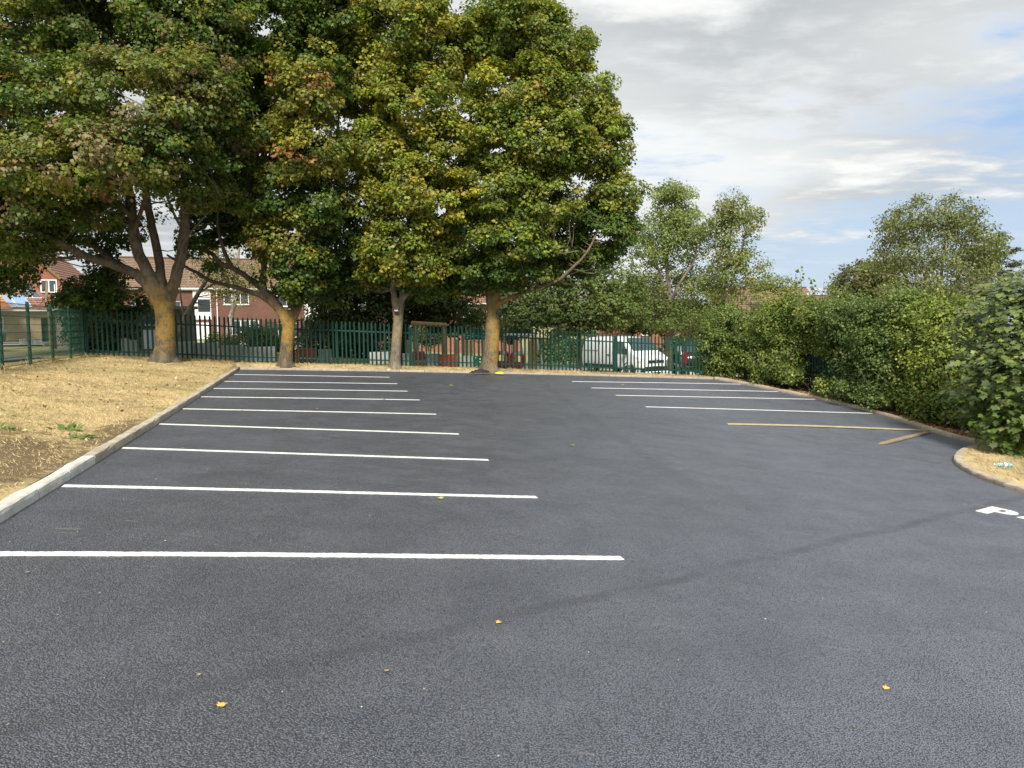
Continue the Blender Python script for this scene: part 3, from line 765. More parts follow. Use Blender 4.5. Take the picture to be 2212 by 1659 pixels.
def twigs(R, m, skel, C, frac, r0=.035, r1=.008):
    S = np.array([tuple(p) for p, r in skel])
    for c in C[R.random_sample(len(C)) < frac]:
        d = np.linalg.norm(S - c, axis=1) + np.maximum(0, S[:, 2] - c[2] + .4) * 2.0
        j = int(d.argmin()); a = S[j]; ln = np.linalg.norm(c - a)
        if ln < .5 or ln > 3.2 or c[2] < a[2] - .5: continue
        mid = a * .5 + c * .5 + np.array([0, 0, -.10 * ln]) + R.normal(size=3) * .08 * ln
        rr = min(r0 * (.35 + ln * .2), skel[j][1] * .6)
        q = spline([a, mid, c], 3); k = len(q)
        m.tube(q, [rr + (r1 - rr) * i / (k - 1) for i in range(k)], n=4, cap=False)
def big_tree(name, label, base, limbs, lobes, bark, n, per, crad, size, seed, group=None, twig=.45, shell=.5, **kw):
    R = np.random.RandomState(seed); root = thing(name, label, 'tree', base, group=group)
    m = MB(); skel = []
    for i, lm in enumerate(limbs):
        sk = limb(m, lm[0], lm[1], lm[2], n=lm[4] if len(lm) > 4 else 10, seed=seed + i, flare=lm[3] if len(lm) > 3 else 0)
        if i: skel += sk[len(sk) // 4:]
    C, D, K = clusters(R, lobes, n, shell)
    t = m.build('trunk', bark, root, smooth=True)
    md = t.modifiers.new('blend', 'REMESH'); md.mode = 'VOXEL'; md.voxel_size = .032; md.use_smooth_shade = True
    md = t.modifiers.new('soften', 'SMOOTH'); md.factor = .5; md.iterations = 5
    m = MB(); twigs(R, m, skel, C, twig * .6); o = m.build('twigs', bark, root); o['kind'] = 'stuff'
    spray(R, C, D, K, lobes, per, crad, size, material=MT['leaf'], parent=root, **kw)
    return root

G1 = [(GREEN_D, 4), (GREEN, 5), (OLIVE, 2.5), (SAGE, 1.2), (BRONZE, 1.1)]
G1B = [(GREEN, 3), (OLIVE, 2.5), (SAGE, 2), (BRONZE, 2.6)]
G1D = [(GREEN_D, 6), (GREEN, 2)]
G2 = [(GREEN_D, 5), (GREEN, 5), (OLIVE, 2), (YEL, .3)]
G2R = [(OLIVE, 3.5), (YEL, 1.2), (GREEN, 3), (RUST, .7), (BRONZE, 1.3)]
G3 = [(GREEN, 3), (OLIVE, 4), (YEL, 1.6), (LIME, 2.2), (GOLD, .3)]
G3Y = [(OLIVE, 3.5), (YEL, 2.6), (LIME, 1.5), (GOLD, .7), (GREEN, 1.5)]
G4 = [(GREEN, 5), (OLIVE, 4.5), (YEL, 1.2), (LIME, 2.2), (GREEN_D, .6)]
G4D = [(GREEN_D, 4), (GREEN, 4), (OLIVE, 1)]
def lob(px, py, Y, rx, ry, rz, p, w=None): return (at(px, py, Y), (rx, ry, rz), w, p)

# four maples along the back fence
Y1, Y2, Y3, Y4 = 24.2, 26.35, 27.4, 28.15
def foot(px, Y): p = at(px, 780, Y); u, v = UV(p.x, p.y); return L(u, v)
b1, b2, b3, b4 = foot(355, Y1), foot(617, Y2), foot(853, Y3), foot(1056, Y4)
def stem(b, Y, *pts): return [b + Vector((0, 0, -.25)), b + Vector((0, 0, .12))] + [at(p[0], p[1], Y) for p in pts]
def ln(Y, *pts): return [at(p[0], p[1], Y + (p[2] if len(p) > 2 else 0)) for p in pts]
big_tree('maple_tree', 'largest maple with a thick orange lichen trunk, standing on the lawn at left', b1, [
    (stem(b1, Y1, (357, 745), (357, 700), (355, 665), (352, 640)), .305, .29, 1.1, 18),
    (ln(Y1, (355, 700), (345, 665), (326, 628), (292, 592), (240, 571), (190, 555, -.5), (130, 525, -1), (60, 496, -1.5), (10, 480, -2), (-60, 455, -2.5)), .20, .06),
    (ln(Y1, (354, 690), (340, 645), (316, 603), (284, 587, .5), (240, 560, 1), (205, 533, 1.2), (145, 514, 1.5), (102, 487, 2), (40, 430, 2.2)), .15, .05),
    (ln(Y1, (352, 690), (343, 640), (320, 588), (297, 540), (287, 480), (280, 420), (258, 340), (230, 240), (215, 120), (210, 10)), .22, .05),
    (ln(Y1, (356, 690), (353, 640), (346, 580, .3), (335, 520, .5), (322, 460, .6), (315, 400, .6), (320, 300, .8), (330, 150, 1), (330, 0, 1)), .17, .05),
    (ln(Y1, (358, 700), (366, 650), (380, 600), (393, 540), (400, 480), (398, 400), (402, 300), (420, 170, .5), (440, 40, .6)), .21, .05),
    (ln(Y1, (365, 640), (379, 590, -.2), (393, 545, -.4), (400, 520, -.5), (440, 470, -.8), (480, 430, -1)), .07, .02),
    (ln(Y1, (290, 500), (330, 380, -1), (360, 300, -2.2), (400, 240, -3)), .08, .03),
    (ln(Y1, (287, 470), (230, 420, -1), (150, 380, -2), (80, 350, -2.8)), .08, .03)],
    [lob(60, 60, Y1 + .5, 3, 3, 2.3, G1), lob(250, 20, Y1, 3, 3, 2.3, G1), lob(420, 70, Y1, 2.1, 2.4, 2.1, G1), lob(90, 220, Y1 - 1.8, 2.6, 2, 1.5, G1), lob(290, 210, Y1 - 2.2, 2.5, 2, 1.5, G1B, .8),
     lob(445, 250, Y1 - .8, 1.5, 2, 2.0, G1), lob(420, 180, Y1 - 2, 1.3, 1.4, .9, G1B), lob(60, 370, Y1 - 1.8, 2.5, 2, 1.3, G1), lob(190, 345, Y1 - 3.0, 2.3, 1.8, 1.0, G1B, 1.2), lob(330, 330, Y1 - 2.2, 1.6, 1.6, 1.1, G1), lob(410, 400, Y1 - .4, 1.1, 1.3, .8, G1),
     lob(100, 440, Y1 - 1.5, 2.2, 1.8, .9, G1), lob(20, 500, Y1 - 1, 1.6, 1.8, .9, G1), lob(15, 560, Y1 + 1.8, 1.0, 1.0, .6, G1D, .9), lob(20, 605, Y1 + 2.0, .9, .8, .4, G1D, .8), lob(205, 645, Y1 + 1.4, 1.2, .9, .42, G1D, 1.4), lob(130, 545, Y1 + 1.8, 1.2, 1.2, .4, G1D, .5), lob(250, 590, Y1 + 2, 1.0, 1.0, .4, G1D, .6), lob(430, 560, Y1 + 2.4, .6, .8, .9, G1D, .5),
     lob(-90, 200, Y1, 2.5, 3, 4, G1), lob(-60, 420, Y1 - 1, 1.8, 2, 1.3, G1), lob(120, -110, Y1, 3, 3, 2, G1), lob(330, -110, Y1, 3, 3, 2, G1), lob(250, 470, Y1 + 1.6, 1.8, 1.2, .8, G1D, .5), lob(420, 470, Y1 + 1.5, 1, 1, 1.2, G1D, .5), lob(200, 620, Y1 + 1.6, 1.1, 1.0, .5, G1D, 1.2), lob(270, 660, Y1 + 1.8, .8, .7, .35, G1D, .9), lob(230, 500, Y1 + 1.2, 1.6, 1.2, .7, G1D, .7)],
    MT['bark1'], 2200, 124, .40, .102, 11)
big_tree('maple_tree', 'maple with an orange lichen trunk and long dark low limbs, second in the row', b2, [
    (stem(b2, Y2, (620, 745), (624, 705), (629, 672)), .235, .21, .7, 14),
    (ln(Y2, (625, 705), (631, 665), (641, 620), (648, 570), (650, 500), (652, 400), (655, 260), (650, 120), (640, 0)), .185, .05),
    (ln(Y2, (622, 720), (604, 676), (572, 645), (536, 629), (496, 617), (456, 607), (426, 589), (402, 577), (360, 550, .5)), .115, .045),
    (ln(Y2, (622, 710), (602, 660), (566, 625), (532, 597), (502, 579), (476, 569), (456, 547), (420, 531), (380, 470, .5), (350, 400, 1)), .13, .04),
    (ln(Y2, (515, 588), (500, 575), (490, 555), (480, 531), (470, 470), (480, 380)), .09, .03),
    (ln(Y2, (572, 632), (568, 605), (570, 571), (562, 531), (550, 450), (548, 330), (560, 200)), .12, .04),
    (ln(Y2, (624, 712), (643, 668), (656, 631), (672, 588), (684, 531), (700, 450), (725, 330), (735, 200)), .13, .04),
    (ln(Y2, (560, 330), (525, 220), (500, 120, 1)), .06, .03)],
    [lob(600, 60, Y2 + .5, 2.2, 2.6, 2.2, G2), lob(520, 180, Y2 + 1, 1.6, 2, 2, G2), lob(680, 150, Y2 + .3, 1.6, 2, 1.8, G2), lob(740, 40, Y2 + .8, 1.3, 2, 1.6, G2), lob(655, 200, Y2 - 1.5, 1.25, 1, 1.3, G2R), lob(560, 300, Y2, 1.6, 2, 1.5, G2),
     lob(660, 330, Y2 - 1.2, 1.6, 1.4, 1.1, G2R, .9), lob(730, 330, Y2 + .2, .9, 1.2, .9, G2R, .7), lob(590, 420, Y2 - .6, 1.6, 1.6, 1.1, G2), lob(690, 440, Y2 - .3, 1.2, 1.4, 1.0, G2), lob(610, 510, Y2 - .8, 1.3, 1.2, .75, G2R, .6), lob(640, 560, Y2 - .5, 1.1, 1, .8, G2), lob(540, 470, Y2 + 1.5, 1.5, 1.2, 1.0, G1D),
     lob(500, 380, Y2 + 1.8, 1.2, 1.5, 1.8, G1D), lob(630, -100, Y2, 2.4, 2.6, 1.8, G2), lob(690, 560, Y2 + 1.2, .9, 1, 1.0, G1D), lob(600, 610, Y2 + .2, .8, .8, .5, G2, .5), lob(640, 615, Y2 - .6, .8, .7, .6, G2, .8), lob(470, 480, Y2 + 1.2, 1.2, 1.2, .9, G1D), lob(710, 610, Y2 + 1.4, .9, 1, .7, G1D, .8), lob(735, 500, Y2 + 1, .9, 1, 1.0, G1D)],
    MT['bark2'], 1550, 122, .38, .102, 12)
big_tree('maple_tree', 'yellowing maple with a pale slender forked trunk, third in the row', b3, [
    (stem(b3, Y3, (855, 760), (858, 720), (861, 685)), .20, .18, .55, 14),
    (ln(Y3, (859, 712), (853, 655), (849, 610), (850, 540), (856, 400), (862, 260), (865, 120), (868, 0)), .13, .04),
    (ln(Y3, (860, 712), (867, 660), (870, 625), (874, 560), (885, 450), (900, 300), (905, 150)), .12, .04),
    (ln(Y3, (868, 650), (877, 640), (888, 627), (904, 611), (930, 570), (960, 500)), .07, .02),
    (ln(Y3, (851, 625), (856, 610, -.1), (866, 590, -.3), (880, 560, -.6)), .04, .02)],
    [lob(870, 60, Y3, 1.9, 2.2, 1.9, G3), lob(950, 110, Y3 + .2, 1.5, 1.8, 1.6, G3Y, .8), lob(800, 170, Y3, 1.4, 1.6, 1.6, G3), lob(880, 220, Y3 - 1, 1.7, 1.5, 1.3, G3), lob(960, 330, Y3 - .5, 1.4, 1.5, 1.2, G3Y), lob(820, 330, Y3 - .5, 1.5, 1.6, 1.2, G3), lob(900, 400, Y3 - 1.2, 1.7, 1.4, 1.0, G3Y), lob(800, 440, Y3 - .4, 1.3, 1.5, 1.0, G3Y, .8), lob(950, 450, Y3 - .5, 1.3, 1.4, 1.0, G3Y, .8),
     lob(860, 520, Y3 - .8, 1.6, 1.4, .9, G3), lob(890, 575, Y3 - .6, 1.1, 1.1, .55, G3, .8), lob(800, 540, Y3 + .4, 1.0, 1.2, .8, G4D), lob(870, -80, Y3, 2, 2.2, 1.6, G3), lob(960, 570, Y3 + .6, 1.1, 1.2, .8, G4D), lob(850, 590, Y3 - .3, 1.3, 1.0, .5, G3, .8), lob(920, 610, Y3 + .6, 1.1, 1.0, .5, G4D, .8), lob(780, 590, Y3 + .6, 1.1, 1.0, .6, G4D, .8)],
    MT['bark3'], 1400, 118, .37, .100, 13)
big_tree('maple_tree', 'round green maple at the right end of the row, with a bare broken branch', b4, [
    (stem(b4, Y4, (1060, 765), (1063, 725), (1065, 690)), .31, .27, .6, 15),
    (ln(Y4, (1063, 715), (1057, 655), (1053, 618), (1045, 560), (1030, 450), (1020, 330), (1015, 200)), .14, .04),
    (ln(Y4, (1065, 715), (1071, 650), (1073, 607), (1080, 500), (1095, 370), (1112, 230), (1122, 100), (1125, 30)), .17, .04),
    (ln(Y4, (1072, 660), (1110, 640, -.4), (1160, 622, -.8), (1205, 605, -1), (1240, 575, -1.1), (1268, 545, -1.1), (1290, 500, -1), (1310, 450, -.8)), .095, .03),
    (ln(Y4, (1078, 560), (1115, 560, -.8), (1150, 555, -1.2), (1180, 540, -1.5), (1195, 536, -1.6)), .06, .045),
    (ln(Y4, (1180, 540, -1.5), (1215, 547, -1.6), (1252, 541, -1.7)), .042, .03), (ln(Y4, (1190, 538, -1.6), (1225, 533, -1.6), (1256, 536, -1.7)), .03, .012),
    (ln(Y4, (1085, 470), (1150, 400), (1210, 350), (1270, 320), (1320, 310)), .08, .02), (ln(Y4, (1085, 520), (1180, 480), (1240, 440, -.3), (1300, 420, -.3), (1340, 410)), .08, .02),
    (ln(Y4, (1170, 470), (1190, 420, -.5), (1215, 360, -.6)), .04, .02)],
    [lob(1110, 60, Y4, 1.8, 2.2, 1.3, G4), lob(1190, 110, Y4, 1.6, 2, 1.3, G4), lob(1040, 90, Y4 + .3, 1.2, 1.6, 1.2, G4), lob(1120, 200, Y4 - 1.2, 1.9, 1.6, 1.2, G3, .9), lob(1245, 215, Y4, 1.5, 1.8, 1.3, G4), lob(1290, 310, Y4 - .2, 1.35, 1.7, 1.2, G4), lob(1170, 300, Y4 - 1.6, 1.8, 1.4, 1.3, G4), lob(1060, 290, Y4 - .8, 1.4, 1.6, 1.4, G4),
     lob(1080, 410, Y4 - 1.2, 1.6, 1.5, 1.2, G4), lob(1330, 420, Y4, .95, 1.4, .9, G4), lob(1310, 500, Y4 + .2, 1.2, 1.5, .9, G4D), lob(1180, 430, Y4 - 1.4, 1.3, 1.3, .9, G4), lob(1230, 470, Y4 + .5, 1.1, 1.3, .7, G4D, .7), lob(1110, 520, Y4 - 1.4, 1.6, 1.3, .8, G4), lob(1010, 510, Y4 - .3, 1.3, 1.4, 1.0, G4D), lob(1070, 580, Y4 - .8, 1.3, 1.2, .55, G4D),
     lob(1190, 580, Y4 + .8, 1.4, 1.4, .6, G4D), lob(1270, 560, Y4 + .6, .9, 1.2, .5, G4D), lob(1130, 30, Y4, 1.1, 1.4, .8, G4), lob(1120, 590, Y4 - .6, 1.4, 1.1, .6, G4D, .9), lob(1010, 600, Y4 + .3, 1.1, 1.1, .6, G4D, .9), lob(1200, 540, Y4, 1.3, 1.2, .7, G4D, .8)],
    MT['bark4'], 1750, 120, .37, .100, 14, shell=.6)

# number plates nailed to the trunks
def tree_plate(px, py, Y, label, s=.13):
    c = at(px, py, Y); root = thing('tree_plate', label, 'number plate', c, group='small plates on the tree trunks')
    solid('backing', lambda m: m.box(c, (s * 1.15, .03, s * .62)), MT['black'], root)
    solid('face', lambda m: m.box(c + Vector((0, -.018, .004)), (s * .85, .006, s * .34)), MT['white'], root)
tree_plate(625, 668, Y2 - .27, 'small white plate on the trunk with long dark limbs')
tree_plate(856, 671, Y3 - .24, 'small black framed plate on the pale forked trunk', .16)

# ------------------------------------------------------------------ trees and shrubs beyond the fences
def small_tree(name, label, base, limbs, lobes, bark, n, per, crad, size, seed, cat='tree', group=None, twig=.4, shell=.45, tmpl=TM_SIMPLE, material=None, trunk=True, **kw):
    R = np.random.RandomState(seed); root = thing(name, label, cat, base, group=group)
    m = MB(); skel = []
    for i, lm in enumerate(limbs): skel += limb(m, lm[0], lm[1], lm[2], n=7, seed=seed + i, flare=lm[3] if len(lm) > 3 else 0, span=4)
    C, D, K = clusters(R, lobes, n, shell)
    twigs(R, m, skel, C, twig, .02, .005)
    m.build('trunk' if cat == 'tree' else 'stem', bark, root, smooth=True)
    spray(R, C, D, K, lobes, per, crad, size, material=material or MT['leaf_small'], parent=root, tmpl=tmpl, name='crown' if cat == 'tree' else 'foliage', **kw)
    return root
def gbase(px, Y):
    p = at(px, 705, Y); return G(p.x, p.y)
ASH = [((.180, .240, .066), 4), ((.225, .270, .076), 3), ((.135, .185, .054), 3), ((.270, .260, .068), .8)]
ASH2 = [((.190, .225, .064), 4), ((.240, .235, .074), 2), ((.135, .180, .054), 3)]
DARKT = [((.055, .085, .026), 4), ((.080, .115, .032), 4), ((.110, .145, .040), 1.8)]
MIDT = [((.095, .135, .036), 4), ((.125, .165, .042), 3), ((.160, .175, .048), 1.4)]
SAGEB = [((.165, .190, .066), 4), ((.125, .155, .052), 3), ((.205, .210, .076), 2)]
CON = [((.045, .062, .032), 4), ((.065, .085, .040), 2)]
bh = 'trees beyond the back fence'
Y = 46; b = gbase(1446, Y)
small_tree('ash_tree', 'airy pale green ash tree behind the van, broad crown', b, [
    ([b, at(1446, 700, Y), at(1447, 640, Y), at(1440, 560, Y), at(1450, 470, Y)], .22, .05, .3), ([at(1447, 650, Y), at(1425, 590, Y), at(1405, 520, Y), at(1400, 470, Y)], .10, .03), ([at(1447, 660, Y), at(1470, 610, Y - 1), at(1500, 560, Y - 1), at(1510, 490, Y)], .11, .03), ([at(1443, 600, Y), at(1430, 520, Y), at(1425, 440, Y)], .08, .02)],
    [lob(1450, 450, Y, 1.7, 2, 1.5, ASH), lob(1415, 520, Y, 1.5, 2, 1.7, ASH), lob(1490, 510, Y - .5, 1.5, 2, 1.6, ASH), lob(1440, 590, Y + 1, 2.0, 2, 1.2, ASH, .5), lob(1500, 610, Y, 1.3, 2, 1.3, ASH, .7), lob(1380, 620, Y, 1.5, 2, 1.3, ASH), lob(1450, 415, Y, 1.1, 1.4, .7, ASH), lob(1420, 680, Y - 1, 2.4, 2, 1.0, MIDT), lob(1500, 690, Y - 2, 1.6, 2, .9, MIDT, .7)],
    MT['bark3'], 760, 44, .50, .112, 31, group=bh, shell=.2, upw=.35, droop=.7, twig=.6)
Y = 43; b = gbase(1572, Y)
small_tree('ash_tree', 'slender open ash tree with sparse leaves, right of the broad one', b, [
    ([b, at(1570, 680, Y), at(1568, 620, Y), at(1575, 540, Y), at(1585, 440, Y)], .15, .03, .3), ([at(1569, 640, Y), at(1585, 600, Y), at(1605, 530, Y), at(1620, 450, Y)], .08, .02), ([at(1569, 650, Y), at(1555, 600, Y), at(1545, 520, Y), at(1548, 470, Y)], .07, .02), ([at(1569, 655, Y), at(1600, 610, Y), at(1640, 570, Y)], .05, .015)],
    [lob(1585, 440, Y, 1.0, 1.2, 1.0, ASH2), lob(1560, 490, Y, 1.0, 1.3, 1.2, ASH2), lob(1615, 480, Y, 1.0, 1.3, 1.2, ASH2), lob(1580, 560, Y, 1.3, 1.4, 1.3, ASH2), lob(1625, 570, Y, 1.0, 1.3, 1.0, ASH2, .8), lob(1550, 610, Y, 1.2, 1.2, 1.0, ASH2), lob(1610, 620, Y, 1.1, 1.2, .7, ASH2, .8), lob(1640, 600, Y, .7, 1, .6, ASH2, .6)],
    MT['bark3'], 340, 36, .46, .112, 32, group=bh, shell=.2, upw=.35)
Y = 35; b = gbase(876, Y)
small_tree('sycamore_tree', 'dark low branched tree behind the fence, seen between the second and third maples', b, [
    ([b, at(874, 740, Y), at(873, 690, Y), at(880, 640, Y), at(890, 560, Y)], .27, .12, .4), ([at(873, 735, Y), at(850, 700, Y), at(800, 660, Y), at(750, 650, Y)], .08, .02), ([at(876, 700, Y), at(900, 660, Y), at(950, 620, Y)], .09, .03), ([at(868, 745, Y), at(830, 715, Y - .5), at(770, 690, Y - .8)], .05, .015)],
    [lob(760, 640, Y, 2.2, 2, 1.3, DARKT), lob(830, 600, Y + .5, 2.2, 2, 1.5, DARKT), lob(800, 690, Y - .5, 2.4, 1.6, .7, DARKT), lob(720, 690, Y, 1.3, 1.5, .9, MIDT), lob(920, 620, Y, 2.2, 2, 1.5, DARKT), lob(980, 680, Y, 1.8, 1.8, .75, DARKT), lob(940, 540, Y + 1, 2.4, 2, 1.6, DARKT), lob(700, 590, Y + 1, 1.4, 1.6, 1.4, DARKT)],
    MT['bark_dark'], 760, 58, .52, .14, 33, group=bh)
Y = 43; b = gbase(1249, Y)
small_tree('lime_tree', 'green bushy tree with a thin dark trunk behind the white goal frame', b, [
    ([b, at(1249, 750, Y), at(1249, 700, Y), at(1245, 640, Y)], .13, .06, .3), ([at(1249, 715, Y), at(1200, 680, Y), at(1160, 650, Y)], .06, .02), ([at(1249, 705, Y), at(1300, 660, Y)], .06, .02)],
    [lob(1180, 655, Y, 2.2, 2, 1.3, MIDT), lob(1250, 640, Y, 2.4, 2, 1.6, MIDT), lob(1310, 670, Y - .5, 2.0, 2, 1.1, MIDT), lob(1140, 690, Y, 1.8, 1.6, .8, DARKT), lob(1230, 695, Y - 1, 2.2, 1.6, .7, DARKT), lob(1330, 610, Y + 1, 1.8, 2, 1.5, MIDT), lob(1110, 640, Y + 1, 1.6, 1.8, 1.3, DARKT)],
    MT['bark_dark'], 560, 50, .52, .15, 34, group=bh)
Y = 52; b = gbase(1360, Y)
small_tree('hawthorn_tree', 'low dark green tree just behind the white van roof', b, [([b, at(1365, 720, Y), at(1370, 680, Y)], .12, .05, .3)],
    [lob(1350, 660, Y, 2.6, 2, 1.9, MIDT), lob(1410, 670, Y, 2.4, 2, 1.6, ASH), lob(1460, 690, Y - 2, 2.0, 1.8, 1.1, MIDT), lob(1530, 660, Y - 3, 1.9, 1.8, 1.5, ASH)], MT['bark_dark'], 460, 46, .55, .16, 35, group=bh)
# birch-like trees in the gardens at left
Y = 33; b = gbase(384, Y)
small_tree('birch_tree', 'leaning pale trunked birch beside the lichen covered maple', b, [
    ([b, at(384, 750, Y), at(388, 721, Y), at(404, 679, Y), at(430, 631, Y), at(446, 605, Y), at(462, 560, Y)], .17, .05, .3), ([at(431, 632, Y), at(455, 618, Y), at(480, 606, Y), at(510, 600, Y)], .05, .012), ([at(398, 690, Y), at(390, 640, Y), at(388, 600, Y)], .06, .02)],
    [lob(470, 590, Y, 1.1, 1.2, 1.0, G3, .6), lob(510, 600, Y, 1.0, 1.2, .9, G3, .6), lob(450, 540, Y, 1.2, 1.2, 1.0, G3, .6)], MT['bark_birch'], 70, 34, .45, .08, 36, twig=.8)
Y = 42; b = gbase(488, Y)
small_tree('birch_tree', 'upright birch with yellowing drooping twigs in front of the terrace', b, [
    ([b, at(490, 740, Y), at(500, 680, Y), at(509, 640, Y), at(514, 560, Y), at(518, 490, Y)], .17, .06, .3), ([at(508, 645, Y), at(530, 600, Y), at(545, 560, Y)], .06, .015), ([at(504, 660, Y), at(480, 610, Y), at(470, 570, Y)], .05, .015)],
    [lob(520, 560, Y, 1.4, 1.4, 1.4, [(OLIVE, 2), (YEL, 2), (LIME, 1)], 1), lob(480, 590, Y, 1.0, 1.2, 1.3, [(OLIVE, 2), (YEL, 1)]), lob(550, 600, Y, 1.0, 1.2, 1.2, [(OLIVE, 2), (YEL, 1)]), lob(515, 630, Y - .5, 1.5, 1, .8, [(OLIVE, 2), (YEL, 1)], .5)], MT['bark_birch'], 150, 30, .42, .07, 37, twig=.8, droop=.9)
def shrub(label, lobes, n, per, crad, size, seed, base, stems, name='garden_shrub', cat='shrub', group=None, **kw):
    return small_tree(name, label, base, [([base] + s, .035, .012) for s in stems], lobes, MT['bark_dark'], n, per, crad, size, seed, cat=cat, group=group, **kw)
gs = 'garden shrubs beyond the back fence'
for k, (px, py, Y, rx, rz, lab, pp) in enumerate([
        (195, 690, 30, 1.1, 1.4, 'tall dark shrub behind the left corner of the back fence', DARKT), (255, 715, 31, .9, 1.1, 'dark shrub beside the blue sign board', DARKT),
        (545, 735, 36, 1.3, .75, 'low rounded shrub left of the second maple', MIDT), (585, 730, 40, 1.2, .9, 'dark shrub just left of the second maple trunk', DARKT),
        (470, 745, 41, .8, .7, 'small green shrub by the terrace doors', MIDT), (690, 735, 37, 1.4, 1.0, 'dark shrub just right of the second maple trunk', DARKT),
        (755, 740, 38, 1.5, .8, 'wide dark shrub midway between the second and third maples', DARKT), (815, 742, 38, 1.2, .8, 'dark shrub left of the third maple', DARKT), (925, 712, 47, 1.3, 1.0, 'green shrub seen through the timber play frame', MIDT), (1035, 700, 48, 1.6, .9, 'dark shrub above the raised green climbing panel', DARKT), (1105, 705, 48, 1.3, 1.1, 'dark shrub above the bright red road works barrier', DARKT)]):
    b = gbase(px, Y); b.z = min(b.z, at(px, py, Y).z - rz * .8)
    shrub(lab, [lob(px, py, Y, rx, rx * .8, rz, pp)], int(90 * rx * rz), 40, .35, .10, 50 + k, b, [[at(px, py, Y)]], group=gs)
def clipped_hedge(label, px0, px1, Y0, Y1, hgt, seed):
    a = at(px0, 705, Y0); c = at(px1, 705, Y1); a = G(a.x, a.y); c = G(c.x, c.y); R = np.random.RandomState(seed)
    root = thing('clipped_hedge', label, 'hedge', a); d = np.array(c - a); nrm = np.array([-d[1], d[0], 0]); nrm /= np.linalg.norm(nrm)
    m = MB(); n = 24
    for i in range(n):
        p = np.array(a) + d * (i / (n - 1)); m.tube([p, p + np.array([.1, 0, hgt * .7])], [.03, .01], n=5)
    m.build('stems', MT['bark_dark'], root)
    N = 9000; t = R.random_sample(N); h = R.random_sample(N) ** .7 * hgt; o = R.uniform(-.45, .45, N) 
    sh = R.random_sample(N) < .6; o[sh] = np.sign(o[sh]) * R.uniform(.35, .47, sh.sum())
    pos = np.array(a) + t[:, None] * d + nrm * o[:, None] + np.array([0, 0, 1]) * h[:, None]
    nr = nrm * np.sign(o)[:, None] + R.normal(size=(N, 3)) * .6 + np.array([0, 0, .4])
    me = leaf_mesh('foliage', pos - np.array(a), nr, R.normal(size=(N, 3)), R.uniform(.10, .2, N), pal(R, MIDT, N) * R.uniform(.7, 1.2, (N, 1)), TM_SIMPLE, MT['leaf_small'])
    link('foliage', me, root)
clipped_hedge('clipped garden hedge behind the playground, left of the van', 1150, 1400, 50, 52, 1.7, 71)
clipped_hedge('clipped garden hedge in the gap right of the van', 1440, 1540, 56, 57, 2.0, 72)

# the overgrown hedge along the right fence: five shrubs side by side, then a maple sapling thicket
HB1 = [((0.121, 0.174, 0.040), 4), ((0.156, 0.211, 0.048), 4), ((0.077, 0.116, 0.028), 3), ((0.226, 0.261, 0.060), 1.6)]
HB2 = [((0.163, 0.216, 0.044), 4), ((0.108, 0.158, 0.034), 3), ((0.242, 0.278, 0.056), 2)]
HB3 = [((0.086, 0.133, 0.036), 4), ((0.123, 0.174, 0.046), 4), ((0.171, 0.216, 0.058), 1.6)]
HB4 = [((0.204, 0.258, 0.048), 4), ((0.275, 0.313, 0.060), 2.5), ((0.123, 0.180, 0.036), 3)]
hg = 'hedge shrubs overgrowing the right fence'
def hshrub(label, lobes, n, seed, b, per=72, size=.074, crad=.30):
    R = np.random.RandomState(seed); st = []
    for k in range(7):
        l = lobes[k % len(lobes)]; c = Vector(l[0]); st.append([b + Vector((R.uniform(-.5, .5), R.uniform(-.5, .5), .5)), c + Vector((R.uniform(-.4, .4), R.uniform(-.4, .4), R.uniform(0, .9) * l[1][2]))])
    root = shrub(label, lobes, n, per, crad, size, seed, b, st, name='hedge_shrub', group=hg, shell=.45, flat=.8, upw=.45, droop=.3, jit=.28, twig=.25)
    # stray shoots that break the outline
    m = MB(); pos = []; cl = []
    for k in range(34):
        l = lobes[R.randint(len(lobes))]; c = Vector(l[0]); dr = Vector((R.normal() * .6 - .35, R.normal() * .6 - .25, abs(R.normal()) * .8 + .15)).normalized()
        a = c + Vector((dr.x * l[1][0], dr.y * l[1][1], dr.z * l[1][2])) * .7; z = a + dr * R.uniform(.4, .95) + Vector((0, 0, R.uniform(-.05, .3)))
        m.tube(spline([a, a * .5 + z * .5 + Vector((0, 0, .06)), z], 3), [.010 - .001 * i for i in range(7)], n=4)
        q = pal(R, l[3], 1)[0] * 1.1
        for i in range(26): t = R.random_sample(); pos.append(np.array(a * (1 - t) + z * t) + R.normal(size=3) * .045); cl.append(q * R.uniform(.8, 1.2))
    m.build('shoots', MT['bark3'], root)['kind'] = 'stuff'
    pos = np.array(pos); N = len(pos)
    link('shoot_foliage', leaf_mesh('shoot_foliage', pos - np.array(b), R.normal(size=(N, 3)) + np.array([0, -.3, .6]), R.normal(size=(N, 3)), R.uniform(.05, .10, N), np.array(cl), TM_SIMPLE, MT['leaf_small']), root)['kind'] = 'stuff'
    return root
def hb(u, v): return P(u, v, 0)
def lob(px, py, u, rx, ry, rz, p, w=None):
    d = AX_R * ((px - CX) / FPX) + AX_U * ((CY - py) / FPX) + AX_F; t = (u + GU * GE[0] + GV * GE[1]) / (d.x * GE[0] + d.y * GE[1])
    return (Vector((0, 0, EYE)) + d * t, (rx, ry, rz), w, p)
